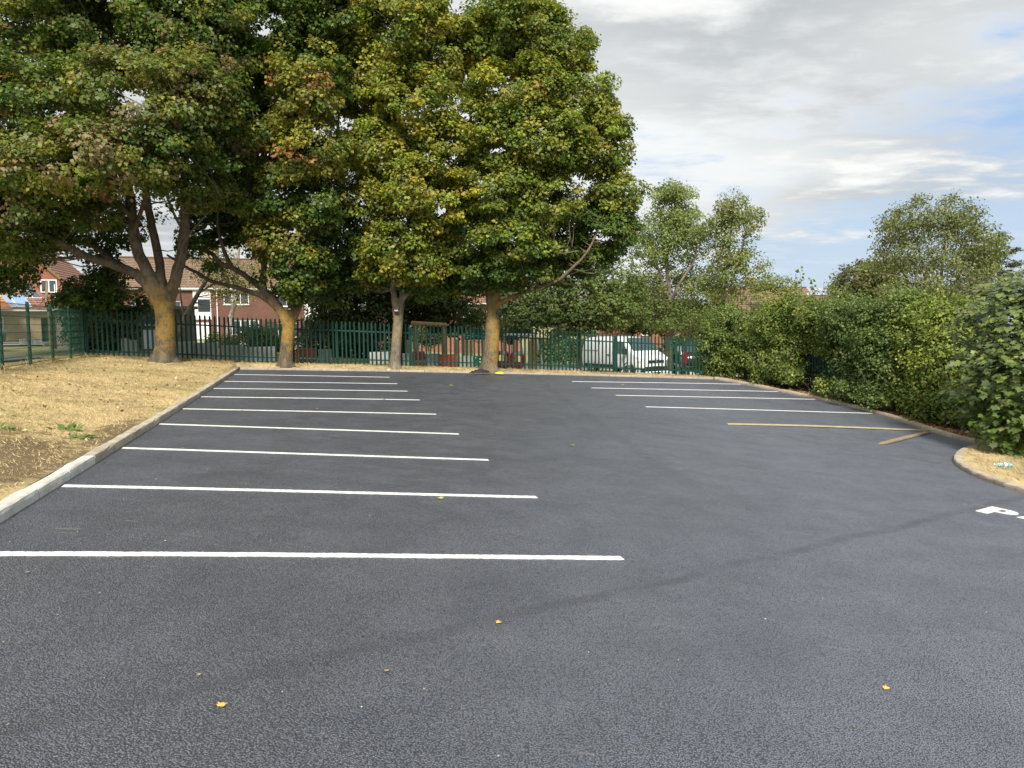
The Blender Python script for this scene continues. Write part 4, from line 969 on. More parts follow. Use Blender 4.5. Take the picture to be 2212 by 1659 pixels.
hshrub('hedge shrub at the far corner, next to the parked black car', [lob(1548, 745, 18.9, .8, .9, 1.2, HB1), lob(1530, 770, 19.4, .6, .7, .9, HB1), lob(1590, 715, 20.0, 1.0, 1.2, 1.1, HB1), lob(1545, 795, 18.9, .6, .5, .45, HB1), lob(1610, 755, 19.9, .9, 1.0, .9, HB1), lob(1560, 690, 20.1, .8, .9, .7, HB1), lob(1600, 795, 19.6, .8, .6, .45, HB1)], 520, 81, hb(20.0, 20.5))
hshrub('tall hedge shrub with upright shoots below the tiled roof', [lob(1680, 700, 20.1, 1.2, 1.2, 1.1, HB2), lob(1650, 755, 19.9, 1.0, 1.0, .9, HB1), lob(1705, 750, 19.9, .8, .9, .8, HB2), lob(1690, 800, 19.6, .6, .6, .35, HB1), lob(1715, 665, 20.2, .8, .9, .6, HB2), lob(1660, 805, 19.5, .7, .5, .35, HB2), lob(1712, 812, 19.5, .5, .4, .3, HB2)], 600, 82, hb(20.1, 17.6))
hshrub('hedge shrub in the middle with the fence showing through a gap', [lob(1770, 695, 20.3, .9, 1.0, .75, HB2), lob(1840, 700, 20.1, 1.0, 1.1, 1.0, HB3), lob(1860, 780, 19.9, .8, .8, .8, HB3), lob(1800, 680, 20.3, .8, .9, .6, HB2), lob(1800, 832, 19.5, .5, .4, .28, HB2), lob(1775, 765, 21.3, 1.0, .7, .9, HB3), lob(1740, 800, 21.2, .8, .6, .6, HB3), lob(1815, 800, 21.0, .8, .6, .6, HB3), lob(1792, 745, 20.1, .5, .6, .35, HB2), lob(1745, 735, 20.1, .5, .6, .4, HB2), lob(1850, 835, 19.5, .8, .5, .4, HB3)], 720, 83, hb(20.1, 15.0))
hshrub('dark small leaved hedge shrub left of the bright one', [lob(1905, 710, 20.1, 1.0, 1.1, 1.1, HB3), lob(1930, 790, 19.8, .9, .9, .85, HB3), lob(1890, 830, 19.7, .6, .6, .4, HB3), lob(1955, 700, 20.1, .9, 1.0, 1.0, HB1), lob(1950, 850, 19.5, .6, .6, .4, HB2), lob(1905, 850, 19.4, .8, .5, .4, HB3), lob(1920, 750, 19.6, .8, .7, .8, HB3)], 660, 84, hb(20.1, 12.4))
hshrub('bright yellow green hedge shrub beside the maple saplings', [lob(2010, 730, 20.0, .95, 1.0, 1.1, HB4), lob(2035, 810, 19.7, .8, .8, .75, HB2), lob(2000, 860, 19.4, .6, .6, .4, HB2), lob(2065, 715, 19.9, .8, 1.0, .9, HB4), lob(2075, 875, 19.2, .6, .6, .45, HB2), lob(1990, 690, 20.2, .7, .9, .5, HB4), lob(2030, 885, 19.2, .8, .5, .4, HB2), lob(2030, 770, 19.5, .8, .7, .8, HB4)], 680, 85, hb(19.8, 9.8))
def lob(px, py, Y, rx, ry, rz, p, w=None): return (at(px, py, Y), (rx, ry, rz), w, p)
# upright shoots on top of the second shrub
def shoot(m, a, b): m.tube(spline([a, a * .5 + b * .5 + Vector((.05, 0, 0)), b], 4), [.012 - .001 * i for i in range(9)], n=4)

# maple sapling thicket with leaves large enough to pick apart
def saplings():
    R = np.random.RandomState(91); b = hb(19.0, 7.0)
    root = thing('maple_sapling', 'thicket of young maples with large leaves at the right edge, overhanging the kerb', 'sapling', b)
    lobes = [lob(2160, 720, 17.0, .95, 1.0, 1.15, HB3), lob(2215, 700, 16.4, .9, 1.0, 1.2, HB3), lob(2130, 830, 16.6, .75, .8, .85, HB3), lob(2200, 830, 15.8, .9, .8, .9, HB3), lob(2120, 900, 16.6, .55, .6, .40, HB3), lob(2190, 920, 15.4, .75, .7, .42, HB4), lob(2250, 850, 15.2, .8, .9, 1.3, HB3), lob(2185, 640, 17.2, .6, .8, .5, HB2), lob(2260, 650, 16.6, .7, .9, .8, HB3), lob(2200, 780, 17.4, 1.2, .8, 1.0, HB3), lob(2250, 930, 15.0, .7, .7, .5, HB3), lob(2330, 760, 15.6, 1.0, 1.0, 1.2, HB3), lob(2340, 880, 14.6, .8, .8, .9, HB3), lob(2430, 790, 14.8, 1.0, 1.0, 1.3, HB3)]
    m = MB()
    for k in range(16):
        l = lobes[k % len(lobes)]; c = Vector(l[0]) + Vector((R.uniform(-.5, .5), R.uniform(-.5, .5), R.uniform(.0, .9) * l[1][2]))
        a = b + Vector((R.uniform(-.8, .9), R.uniform(-1.2, .8), .05)); m.tube(spline([a, a * .45 + c * .55 + Vector((R.uniform(-.2, .2), R.uniform(-.2, .2), 0)), c], 5), [.018 - .0012 * i for i in range(11)], n=5)
    m.build('stem', MT['bark3'], root, smooth=True)
    C, D, K = clusters(R, lobes, 1120, .5)
    per = 9; idx = np.repeat(np.arange(len(C)), per); N = len(idx)
    pos = C[idx] + ballpts(R, N) * np.array([.26, .26, .22]); out = D[idx]
    view = -np.array([pos[:, 0], pos[:, 1], pos[:, 2] * 0]).T; view /= np.linalg.norm(view, axis=1, keepdims=True)
    nrm = np.array([0, 0, .9]) + out * .35 + view * .35 + R.normal(size=(N, 3)) * .30
    tip = out * .6 + view * .5 + np.array([0, 0, -.65]) + R.normal(size=(N, 3)) * .4
    sz = .122 * R.uniform(.55, 1.35, N)
    P3 = [((.100, .140, .050), 5), ((.135, .175, .052), 4), ((.075, .108, .044), 3), ((.19, .23, .056), 2.2), ((.24, .24, .08), .6)]
    cols = pal(R, P3, N) * R.uniform(.8, 1.2, (N, 1))
    low = R.random_sample(N) < np.clip((.9 - pos[:, 2]) * .6, 0, .6); cols[low] = np.array([.095, .150, .030]) * R.uniform(.8, 1.2, (low.sum(), 1))
    # the 300 largest leaves facing the car park are objects of their own
    facing = (out * view).sum(1) + sz * 6; order = np.argsort(-facing); big, rest = order[:299], order[299:]
    o = link('foliage', leaf_mesh('foliage', pos[rest] - np.array(b), nrm[rest], tip[rest], sz[rest], cols[rest], TM_SAP, MT['leaf_big']), root); o['kind'] = 'stuff'
    shared = []
    for k in range(8):
        shared.append(leaf_mesh('leaf', np.zeros((1, 3)), np.array([[0, 0, 1.]]), np.array([[0, 1., 0]]), np.ones(1), np.array([[(.100, .140, .050), (.135, .175, .052), (.080, .112, .044), (.19, .23, .056), (.16, .23, .045), (.12, .16, .05), (.24, .24, .08), (.60, .18, .06)][k]]), TM_SAP, MT['leaf_big']))
    for j, i in enumerate(big):
        n_ = Vector(nrm[i]).normalized(); t_ = Vector(tip[i]); t_ = (t_ - n_ * t_.dot(n_)).normalized(); s_ = t_.cross(n_); p = Vector(pos[i]) - b
        me = shared[7] if j == 11 else shared[int(R.choice(7, p=[.25, .2, .2, .1, .1, .12, .03]))]
        q = link('leaf', me, root); S = float(max(sz[i], .12) * 1.12)
        q.matrix_local = Matrix(((s_.x * S, t_.x * S, n_.x * S, p.x), (s_.y * S, t_.y * S, n_.y * S, p.y), (s_.z * S, t_.z * S, n_.z * S, p.z), (0, 0, 0, 1)))
saplings()

# big trees behind the hedge
rt = 'trees behind the right hedge'
Y = 40; b = gbase(2010, Y)
WIL = SAGEB
small_tree('willow_tree', 'large bushy grey green tree with many fine bare stems above the hedge', b, [
    ([b, at(2015, 700, Y), at(2010, 640, Y), at(1990, 560, Y), at(1965, 470, Y)], .16, .03, .3), ([b, at(2020, 690, Y), at(2030, 620, Y), at(2040, 540, Y), at(2050, 450, Y)], .15, .03), ([b, at(2030, 690, Y), at(2060, 620, Y), at(2095, 540, Y), at(2110, 470, Y)], .13, .03), ([b, at(2000, 680, Y), at(1970, 620, Y), at(1930, 560, Y), at(1910, 530, Y)], .10, .02), ([b, at(2030, 680, Y), at(2080, 640, Y), at(2130, 600, Y)], .09, .02),
    ([b, at(2010, 640, Y - 2), at(1950, 600, Y - 2.5), at(1900, 590, Y - 3)], .05, .01), ([b, at(2050, 660, Y - 2), at(2110, 620, Y - 2.5), at(2150, 590, Y - 2.5)], .05, .01)],
    [lob(1960, 490, Y, 1.5, 2, 1.3, SAGEB), lob(2040, 480, Y, 1.8, 2, 1.4, SAGEB), lob(2090, 520, Y, 1.4, 2, 1.4, SAGEB), lob(2110, 560, Y, 1.2, 1.8, 1.3, WIL), lob(1940, 560, Y, 1.3, 1.8, 1.3, WIL), lob(2010, 570, Y - 1, 2.1, 2, 1.4, WIL), lob(2080, 620, Y - 1.5, 1.8, 2, 1.3, WIL), lob(1970, 640, Y - 1.5, 1.8, 2, 1.1, WIL), lob(2120, 655, Y - 1, 1.3, 1.6, .9, WIL, .8), lob(1905, 540, Y, .5, .8, .5, SAGEB, .5), lob(2110, 450, Y, .6, .8, .6, SAGEB, .5), lob(1918, 478, Y, .5, .6, .5, SAGEB, .6), lob(1985, 438, Y, .6, .6, .5, SAGEB, .6), lob(2062, 434, Y, .5, .6, .6, SAGEB, .6), lob(2132, 470, Y, .4, .5, .5, SAGEB, .6), lob(2150, 520, Y, .5, .5, .5, SAGEB, .6)],
    MT['bark3'], 760, 40, .46, .105, 41, group=rt, shell=.15, upw=.3, droop=.6, twig=.9)
Y = 52; b = gbase(1870, Y)
small_tree('hornbeam_tree', 'rounded yellow green tree left of the large bushy tree', b, [([b, at(1870, 690, Y), at(1872, 620, Y)], .2, .07, .3)],
    [lob(1870, 610, Y, 2.2, 2, 1.6, [((.115, .12, .035), 4), ((.085, .10, .03), 3), ((.14, .13, .045), 1.5)]), lob(1835, 640, Y, 1.6, 1.8, 1.3, ASH2), lob(1910, 640, Y, 2.0, 2, 1.5, ASH2), lob(1900, 585, Y, 1.6, 2, 1.0, ASH2), lob(1830, 690, Y, 1.8, 1.6, 1.2, MIDT)], MT['bark_dark'], 420, 46, .55, .15, 42, group=rt)
Y = 55; b = gbase(2160, Y)
small_tree('cedar_tree', 'dark conifer with layered branches at the right edge', b, [([b, at(2160, 640, Y), at(2155, 560, Y), at(2150, 505, Y)], .3, .05, .3)] + [([at(2157, y, Y), at(2157 + dx * .5, y - 6, Y), at(2157 + dx, y + 4, Y)], .06, .02) for y, dx in ((540, 25), (565, 38), (590, 50), (612, 58), (640, 62), (560, -30), (600, -40))],
    [lob(2150, 515, Y, .8, 1, .5, MIDT), lob(2165, 540, Y, 1.1, 1.3, .35, CON), lob(2180, 568, Y, 1.1, 1.4, .28, CON), lob(2192, 592, Y, 1.1, 1.4, .26, CON), lob(2200, 612, Y, 1.0, 1.4, .26, CON), lob(2190, 645, Y, 1.5, 1.4, .4, CON), lob(2130, 550, Y, 1.2, 1.3, .8, MIDT), lob(2140, 600, Y, 1.4, 1.4, .9, CON)], MT['bark_dark'], 330, 44, .36, .10, 43, group=rt, flat=.25)
Y = 80; b = gbase(1690, Y)
small_tree('garden_tree', 'small distant tree rising behind the chimney roof', b, [([b, at(1690, 640, Y), at(1690, 610, Y)], .15, .05)], [lob(1690, 615, Y, 1.6, 1.5, .9, ASH2), lob(1650, 625, Y, 1.2, 1.2, .8, ASH2)], MT['bark_dark'], 60, 40, .5, .17, 44)
def shoots():
    R = np.random.RandomState(5); Y = 26.4; b = at(1735, 690, Y)
    root = thing('tall_shoot', 'three thin leafy shoots standing up out of the hedge against the sky', 'plant', b); m = MB(); pos = []
    for px, py in ((1718, 590), (1728, 585), (1752, 600)):
        a, c = at(px + 4, 690, Y), at(px, py, Y); shoot(m, a, c)
        for i in range(34): t = R.random_sample() ** .7; pos.append(np.array(a * (1 - t) + c * t) + R.normal(size=3) * .06)
    m.build('stem', MT['bark3'], root); pos = np.array(pos); N = len(pos)
    link('foliage', leaf_mesh('foliage', pos - np.array(b), R.normal(size=(N, 3)), R.normal(size=(N, 3)), R.uniform(.07, .14, N), pal(R, HB1, N), TM_SIMPLE, MT['leaf_small']), root)
shoots()

# ------------------------------------------------------------------ roads and paving beyond the fence
def strip(name, u0, u1, v0, v1, m, h):
    sheet(name, frange(u0, u1, 2.0), frange(v0, v1, 1.6 if v1 - v0 > 3 else .8), lambda u, v: (*XY(u, v), tz(u, v) + h), m)
strip('road', -60, 3, 40, 46, MT['road'], .02)
strip('pavement', -60, 3, 46, 48, MT['pavement'], .06)
strip('pavement', -60, 3, 38.2, 40, MT['pavement'], .06)
strip('driveway', 10.5, 34, 23.2, 37, MT['apron'], .02)
strip('track', -22, -5.6, 15, 21, MT['road'], .05)

# ------------------------------------------------------------------ houses
class UMB(MB):
    def __init__(s): super().__init__(); s.uv = []
    def qface(s, pts, uvs):
        s.face(pts); s.uv += [tuple(u) + (0,) if len(u) == 2 else tuple(u) for u in uvs]
    def build(s, name, mats, parent=None, **kw):
        o = super().build(name, mats, parent, **kw)
        a = o.data.attributes.new('wall_uv', 'FLOAT_VECTOR', 'POINT'); a.data.foreach_set('vector', np.array(s.uv, np.float32).ravel()); return o
class Wall:
    """a vertical wall from A to B (seen from the left-hand normal side), with real openings"""
    def __init__(s, A, B, z0, z1):
        s.A = Vector((A[0], A[1], 0)); d = Vector((B[0], B[1], 0)) - s.A; s.w = d.length; s.x = d / s.w; s.n = Vector((s.x.y, -s.x.x, 0)); s.z0, s.z1 = z0, z1; s.op = []
    def p(s, a, z, o=0.0): q = s.A + s.x * a + s.n * o; return Vector((q.x, q.y, z))
    def hit(s, px, py):
        d = AX_R * ((px - CX) / FPX) + AX_U * ((CY - py) / FPX) + AX_F
        t = s.A.dot(s.n) / Vector((d.x, d.y, 0)).dot(s.n); q = d * t
        return (Vector((q.x, q.y, 0)) - s.A).dot(s.x), EYE + q.z
    def build(s, name, m, root, depth=.12):
        xs = sorted({0, s.w} | {o[0] for o in s.op} | {o[2] for o in s.op}); zs = sorted({s.z0, s.z1} | {o[1] for o in s.op} | {o[3] for o in s.op})
        b = UMB()
        for x0, x1 in zip(xs, xs[1:]):
            for z0, z1 in zip(zs, zs[1:]):
                cx, cz = (x0 + x1) / 2, (z0 + z1) / 2
                if any(o[0] < cx < o[2] and o[1] < cz < o[3] for o in s.op): continue
                q = [(x0, z0), (x1, z0), (x1, z1), (x0, z1)]; b.qface([s.p(*c) for c in q], q)
        for o in s.op:
            c = [(o[0], o[1]), (o[2], o[1]), (o[2], o[3]), (o[0], o[3])]
            for k in range(4):
                (a0, h0), (a1, h1) = c[k], c[(k + 1) % 4]
                b.qface([s.p(a0, h0), s.p(a1, h1), s.p(a1, h1, -depth), s.p(a0, h0, -depth)], [(a0, h0), (a1, h1), (a1, h1), (a0, h0)])
        return b.build(name, m, root)
    def window(s, root, x0, z0, x1, z1, mull=2, transom=None, fm=None, panel=None, name='window'):
        s.op.append((x0, z0, x1, z1)); f = MB(); t = .07; o = -.06
        def rect(a0, h0, a1, h1, oo=o, th=.05):
            for k in (0, 1):
                pass
            c = s.p((a0 + a1) / 2, (h0 + h1) / 2, oo); f.box(c, (a1 - a0, th, h1 - h0), math.atan2(s.x.y, s.x.x))
        rect(x0, z0, x1, z0 + t); rect(x0, z1 - t, x1, z1); rect(x0, z0 + t, x0 + t, z1 - t); rect(x1 - t, z0 + t, x1, z1 - t)
        for k in range(1, mull): a = x0 + (x1 - x0) * k / mull; rect(a - t / 2, z0 + t, a + t / 2, z1 - t, o - .002)
        if transom: rect(x0 + t, transom, x1 - t, transom + t, o - .004)
        rect(x0 - .06, z0 - .05, x1 + .06, z0 - .002, .02, .16)
        w = f.build(name, fm or MT['white'], root)
        g = MB(); g.face([s.p(x0 + t, z0 + t, o - .03), s.p(x1 - t, z0 + t, o - .03), s.p(x1 - t, z1 - t, o - .03), s.p(x0 + t, z1 - t, o - .03)]); g.build('pane', MT['glass'], w)
        return w
    def panel(s, root, x0, z0, x1, z1, m, name, o=.03):
        c = s.p((x0 + x1) / 2, (z0 + z1) / 2, o); return solid(name, lambda b: b.box(c, (x1 - x0, .06, z1 - z0), math.atan2(s.x.y, s.x.x)), m, root)
def roof_slope(name, root, e0, e1, r0, r1, m, courses=14, lip=.035):
    """stepped tile courses between an eave line e0-e1 and a ridge line r0-r1"""
    b = UMB(); e0, e1, r0, r1 = map(Vector, (e0, e1, r0, r1)); n = (e1 - e0).cross(r0 - e0).normalized()
    if n.z < 0: n = -n
    W = (e1 - e0).length; Hh = (r0 - e0).length
    for k in range(courses):
        t0, t1 = k / courses, (k + 1) / courses
        a, c = e0.lerp(r0, t0) + n * lip, e1.lerp(r1, t0) + n * lip; d, f = e1.lerp(r1, t1), e0.lerp(r0, t1)
        h0, h1 = Hh * t0, Hh * t1; nn = max(1, int(W / .33)); 
        b.qface([a, c, d, f], [(0, k * .36), (W, k * .36), (W, k * .36 + .355), (0, k * .36 + .355)])
        lo, ld = e0.lerp(r0, t0), e1.lerp(r1, t0)
        b.qface([lo, ld, c, a], [(0, k * .36), (W, k * .36), (W, k * .36 + .02), (0, k * .36 + .02)])
    # pantile rolls: thin ribs down the slope break the courses into tiles
    nt = int(W / .66)
    for i in range(nt + 1):
        t = i / max(nt, 1); a = e0.lerp(e1, t) + n * (lip + .012); c = r0.lerp(r1, t) + n * .012; s = (e1 - e0).normalized() * .035
        b.qface([a - s, a + s - n * .0, c + s, c - s], [(0, 0), (.05, 0), (.05, .3), (0, .3)])
    return b.build(name, m, root)

def terrace():
    A, B = at(250, 700, 63.5), at(835, 700, 71.0); zg = min(G(A.x, A.y).z, G(B.x, B.y).z) - .2
    W = Wall(A, B, zg, 0); root = thing('terraced_house', 'two storey red brick terrace with white panels and brown tiled roof behind the left fence', 'house', Vector((A.x, A.y, zg)))
    _, ze = W.hit(520, 625); W.z1 = ze
    def win(p0, q0, p1, q1, **k): a, z1 = W.hit(p0, q0); b, z0 = W.hit(p1, q1); return W.window(root, a, z0, b, z1, **k)
    def pan(p0, q0, p1, q1, m, name, o=.03): a, z1 = W.hit(p0, q0); b, z0 = W.hit(p1, q1); return W.panel(root, a, z0, b, z1, m, name, o)
    win(283, 640, 300, 659, mull=2); win(482, 627, 538, 658, mull=3); win(597, 632, 640, 662, mull=2); win(760, 640, 790, 668, mull=2); win(500, 692, 560, 722, mull=3); win(600, 698, 645, 728, mull=3); win(375, 650, 392, 676, mull=1)
    a = pan(416, 628, 457, 690, MT['white_wall'], 'white_panel')
    solid('pane', lambda m: m.box(W.p(*W.hit(441, 660), .075), (1.0, .03, 1.1), math.atan2(W.x.y, W.x.x)), MT['glass'], a)
    pan(418, 697, 457, 740, MT['white'], 'garage_door'); pan(656, 634, 697, 692, MT['white_wall'], 'white_panel')
    b_ = W.p(*W.hit(678, 646), .08)
    w2 = solid('window', lambda m: m.box(b_, (1.35, .05, 1.35), math.atan2(W.x.y, W.x.x)), MT['white'], root)
    for s in (-.32, .32): solid('pane', lambda m: m.box(b_ + W.x * s + W.n * .026, (.5, .02, 1.15), math.atan2(W.x.y, W.x.x)), MT['glass'], w2)
    pan(700, 665, 740, 690, MT['board_grey'], 'grey_panel')
    W.build('wall', MT['brick_red'], root)
    ax, _ = W.hit(468.5, 650); solid('downpipe', lambda m: m.tube([W.p(ax, zg, .07), W.p(ax, ze - .1, .07)], .05, 6), MT['white'], root)
    solid('gutter', lambda m: m.bar(W.p(-.2, ze + .02, .28), W.p(W.w + .2, ze + .02, .28), .12, .12), MT['white'], root)
    solid('fascia', lambda m: m.bar(W.p(-.2, ze - .03, .17), W.p(W.w + .2, ze - .03, .17), .03, .2), MT['white'], root)
    zr = ze + 3.0
    rf = roof_slope('roof', root, W.p(-.3, ze + .06, .32), W.p(W.w + .3, ze + .06, .32), W.p(-.3, zr, -4.4), W.p(W.w + .3, zr, -4.4), MT['tile_brown'], 18)
    solid('ridge', lambda m: m.tube([W.p(-.3, zr + .03, -4.4), W.p(W.w + .3, zr + .03, -4.4)], .12, 6), MT['tile_brown'], rf)
    for px in (452, 700):
        a, _ = W.hit(px, 560)
        solid('chimney', lambda m: (m.box(W.p(a, zr + .35, -4.4), (1.1, .6, 1.7)), m.box(W.p(a, zr + 1.22, -4.4), (1.2, .7, .08)), [m.tube([W.p(a + s, zr + 1.25, -4.4), W.p(a + s, zr + 1.6, -4.4)], .11, 7) for s in (-.3, .3)]), MT['tan_wall'], rf)
    # the end wall and the back, so that the house has depth
    u = UMB()
    for k, sgn in ((0, -1), (W.w, 1)):
        q = [W.p(k, zg), W.p(k, ze), W.p(k, zr - .1, -4.4), W.p(k, ze, -8.8), W.p(k, zg, -8.8)]; u.qface(q, [(0, zg), (0, ze), (4.4, zr), (8.8, ze), (8.8, zg)])
    q = [W.p(0, zg, -8.8), W.p(W.w, zg, -8.8), W.p(W.w, ze, -8.8), W.p(0, ze, -8.8)]; u.qface(q, [(0, zg), (W.w, zg), (W.w, ze), (0, ze)])
    q = [W.p(-.3, ze, -9.1), W.p(W.w + .3, ze, -9.1), W.p(W.w + .3, zr, -4.4), W.p(-.3, zr, -4.4)]; u.qface(q, [(0, 0), (W.w, 0), (W.w, 5), (0, 5)])
    u.build('side_wall', MT['brick_red'], root)
terrace()

def gable_house():
    A, B = at(-110, 700, 56), at(139, 700, 58); zg = G(A.x, A.y).z - .3; W = Wall(A, B, zg, 0)
    root = thing('gabled_house', 'red brick gable end rising behind the solar panel roof at far left', 'house', Vector((A.x, A.y, zg)))
    _, ze = W.hit(139, 606); ax, za = W.hit(10, 500)
    u = UMB(); pts = [(0, zg), (W.w, zg), (W.w, ze), (ax, za), (0, ze)]; u.qface([W.p(*c) for c in pts], pts)
    for k in (0, W.w):
        q = [W.p(k, zg), W.p(k, ze), W.p(k, ze, -9), W.p(k, zg, -9)]; u.qface(q, [(0, zg), (0, ze), (9, ze), (9, zg)])
    u.build('wall', MT['brick_orange'], root)
    for x1 in (-.35, W.w + .35):
        e0, e1 = W.p(x1, ze - .15, .2), W.p(x1, ze - .15, -9); r0, r1 = W.p(ax, za + .06, .2), W.p(ax, za + .06, -9)
        roof_slope('roof', root, e0, e1, r0, r1, MT['tile_red'], 16)
    solid('bargeboard', lambda m: (m.bar(W.p(W.w + .35, ze - .25, .22), W.p(ax, za - .05, .22), .04, .18), m.bar(W.p(-.35, ze - .25, .22), W.p(ax, za - .05, .22), .04, .18)), MT['timber_dark'], root)
    a, z = W.hit(106, 618)
    solid('downpipe', lambda m: m.tube([W.p(W.w - .5, zg, .08), W.p(W.w - .5, ze - .3, .08)], .05, 6), MT['white'], root)
    w_ = solid('window', lambda m: m.box(W.p(a, z, .04), (1.15, .08, 1.0), math.atan2(W.x.y, W.x.x)), MT['white'], root)
    for s in (-.27, .27): solid('pane', lambda m: m.box(W.p(a + s, z, .085), (.44, .012, .84), math.atan2(W.x.y, W.x.x)), MT['glass'], w_)
    # television aerial
    solid('aerial', lambda m: (m.tube([W.p(W.w - 2.2, ze + 1.2, -.3), W.p(W.w - 2.2, ze + 3.1, -.3)], .02, 5), m.bar(W.p(W.w - 2.7, ze + 3.0, -.3), W.p(W.w - 1.5, ze + 3.1, -.3), .025), [m.bar(W.p(W.w - 2.6 + .22 * i, ze + 3.0 + .02 * i, -.55), W.p(W.w - 2.6 + .22 * i, ze + 3.0 + .02 * i, -.05), .015) for i in range(5)]), MT['steel'], root)
gable_house()

def bungalow():
    A, B = at(-70, 700, 46), at(112, 700, 48.5); zg = G(A.x, A.y).z - .3; W = Wall(A, B, zg, 0)
    root = thing('bungalow', 'low tan bungalow with rows of solar panels on its tiled roof at far left', 'house', Vector((A.x, A.y, zg)))
    _, ze = W.hit(60, 669); W.z1 = ze
    a0, z1 = W.hit(-14, 684); a1, z0 = W.hit(9, 712); W.window(root, a0, z0, a1, z1, mull=1, transom=(z0 + z1) / 2)
    a0, z1 = W.hit(88, 687); a1, _ = W.hit(108, 740); W.op.append((a0, zg, a1, z1))
    W.build('wall', MT['tan_wall'], root, depth=.5)
    solid('garage_door', lambda m: m.box(W.p((a0 + a1) / 2, (zg + z1) / 2, -.35), (a1 - a0, .06, z1 - zg), math.atan2(W.x.y, W.x.x)), MT['black'], root)
    e0, e1 = W.p(-.3, ze, .35), W.p(W.w + .1, ze, .35); r1 = at(69, 614, 53); r0 = e0 + (r1 - e1)
    rf = roof_slope('roof', root, e0, e1, r0, r1, MT['tile_red'], 12)
    n = (e1 - e0).cross(r0 - e0).normalized(); n = n if n.z > 0 else -n
    def panel(u0, v0, u1, v1, m):
        c = [e0.lerp(e1, u).lerp(r0.lerp(r1, u), v) + n * .10 for u, v in ((u0, v0), (u1, v0), (u1, v1), (u0, v1))]
        b = MB(); b.cur = 0
        t = .10
        inn = [c[k].lerp(c[(k + 2) % 4], .03) + n * .012 for k in range(4)]
        low = [p - n * .05 for p in c]
        b.idx([b.verts(c) + k for k in range(4)])
        for k in range(4): b.face([low[k], low[(k + 1) % 4], c[(k + 1) % 4], c[k]])
        b.cur = 1; b.face(inn)
        return b.build('solar_panel', [MT['white'], m], rf)
    for i in range(8):
        panel(.12 + i * .105, .70, .12 + i * .105 + .10, .98, MT['solar'])
    for i in range(2): panel(.765 + i * .105, .39, .865 + i * .105, .67, MT['solar'])
    for i in range(2): panel(.44 + i * .175, .06, .605 + i * .175, .46, MT['solar_blue'])
    # small tiled porch gable in front at the left
    pA, pB = at(-60, 700, 45), at(34, 700, 45.6); pw = Wall(pA, pB, zg, 0); _, pe = pw.hit(30, 668)
    roof_slope('porch_roof', root, pw.p(-.2, pe, .3), pw.p(pw.w, pe, .3), at(-70, 628, 47), at(2, 640, 47), MT['tile_orange'], 7)
    solid('gutter', lambda m: m.bar(W.p(-.2, ze - .05, .42), W.p(W.w + .2, ze - .05, .42), .1, .1), MT['white'], root)
    u = UMB()
    for k in (0, W.w):
        q = [W.p(k, zg), W.p(k, ze), W.p(k, ze + 2.4, -4.5), W.p(k, ze, -9), W.p(k, zg, -9)]; u.qface(q, [(0, zg), (0, ze), (4.5, ze + 2.4), (9, ze), (9, zg)])
    u.build('side_wall', MT['tan_wall'], root)
bungalow()

def white_house():
    A, B = at(78, 700, 64), at(158, 700, 66); zg = G(A.x, A.y).z - .3; W = Wall(A, B, zg, 0); _, W.z1 = W.hit(110, 634)
    root = thing('rendered_house', 'white rendered house half hidden by drooping maple leaves', 'house', Vector((A.x, A.y, zg)))
    a0, z1 = W.hit(90, 645); a1, z0 = W.hit(104, 662); W.window(root, a0, z0, a1, z1)
    W.build('wall', MT['white_wall'], root)
    roof_slope('roof', root, W.p(-.2, W.z1, .3), W.p(W.w + .2, W.z1, .3), W.p(-.2, W.z1 + 1.1, -4), W.p(W.w + .2, W.z1 + 1.1, -4), MT['tile_brown'], 9)
    u = UMB()
    for k in (0, W.w): q = [W.p(k, zg), W.p(k, W.z1), W.p(k, W.z1 + 1.1, -4), W.p(k, zg, -4)]; u.qface(q, [(0, 0), (0, 5), (4, 6), (4, 0)])
    u.build('side_wall', MT['white_wall'], root)
white_house()

def garage():
    A, B = at(119, 700, 33.5), at(178, 700, 31); zg = G(A.x, A.y).z - .3; W = Wall(A, B, zg, 0); _, W.z1 = W.hit(140, 668)
    root = thing('garage', 'low grey flat roofed garage behind the corner of the mesh fence', 'garage', Vector((A.x, A.y, zg)))
    for p0, p1 in ((152, 158.5), (166, 174)):
        a0, z1 = W.hit(p0, 690); a1, z0 = W.hit(p1, 735); W.op.append((a0, z0, a1, z1))
        solid('door', lambda m: m.box(W.p((a0 + a1) / 2, (z0 + z1) / 2, -.2), (a1 - a0, .05, z1 - z0), math.atan2(W.x.y, W.x.x)), MT['black'], root)
    W.build('wall', MT['render'], root, depth=.2)
    solid('roof', lambda m: m.box(W.p(W.w / 2, W.z1 + .06, -2.3), (W.w + .4, 5, .14), math.atan2(W.x.y, W.x.x)), MT['board_grey'], root)
    solid('side_wall', lambda m: (m.box(W.p(.06, (zg + W.z1) / 2, -2.4), (.12, 4.6, W.z1 - zg - .02), math.atan2(W.x.y, W.x.x)), m.box(W.p(W.w - .06, (zg + W.z1) / 2, -2.4), (.12, 4.6, W.z1 - zg - .02), math.atan2(W.x.y, W.x.x)), m.box(W.p(W.w / 2, (zg + W.z1) / 2, -4.7), (W.w - .1, .12, W.z1 - zg - .02), math.atan2(W.x.y, W.x.x))), MT['render'], root)
    a, z = W.hit(121.5, 720); solid('gate_post', lambda m: m.box(W.p(a, (zg + W.z1) / 2, .16), (.2, .2, W.z1 - zg - .1)), MT['timber_dark'], root)
garage()

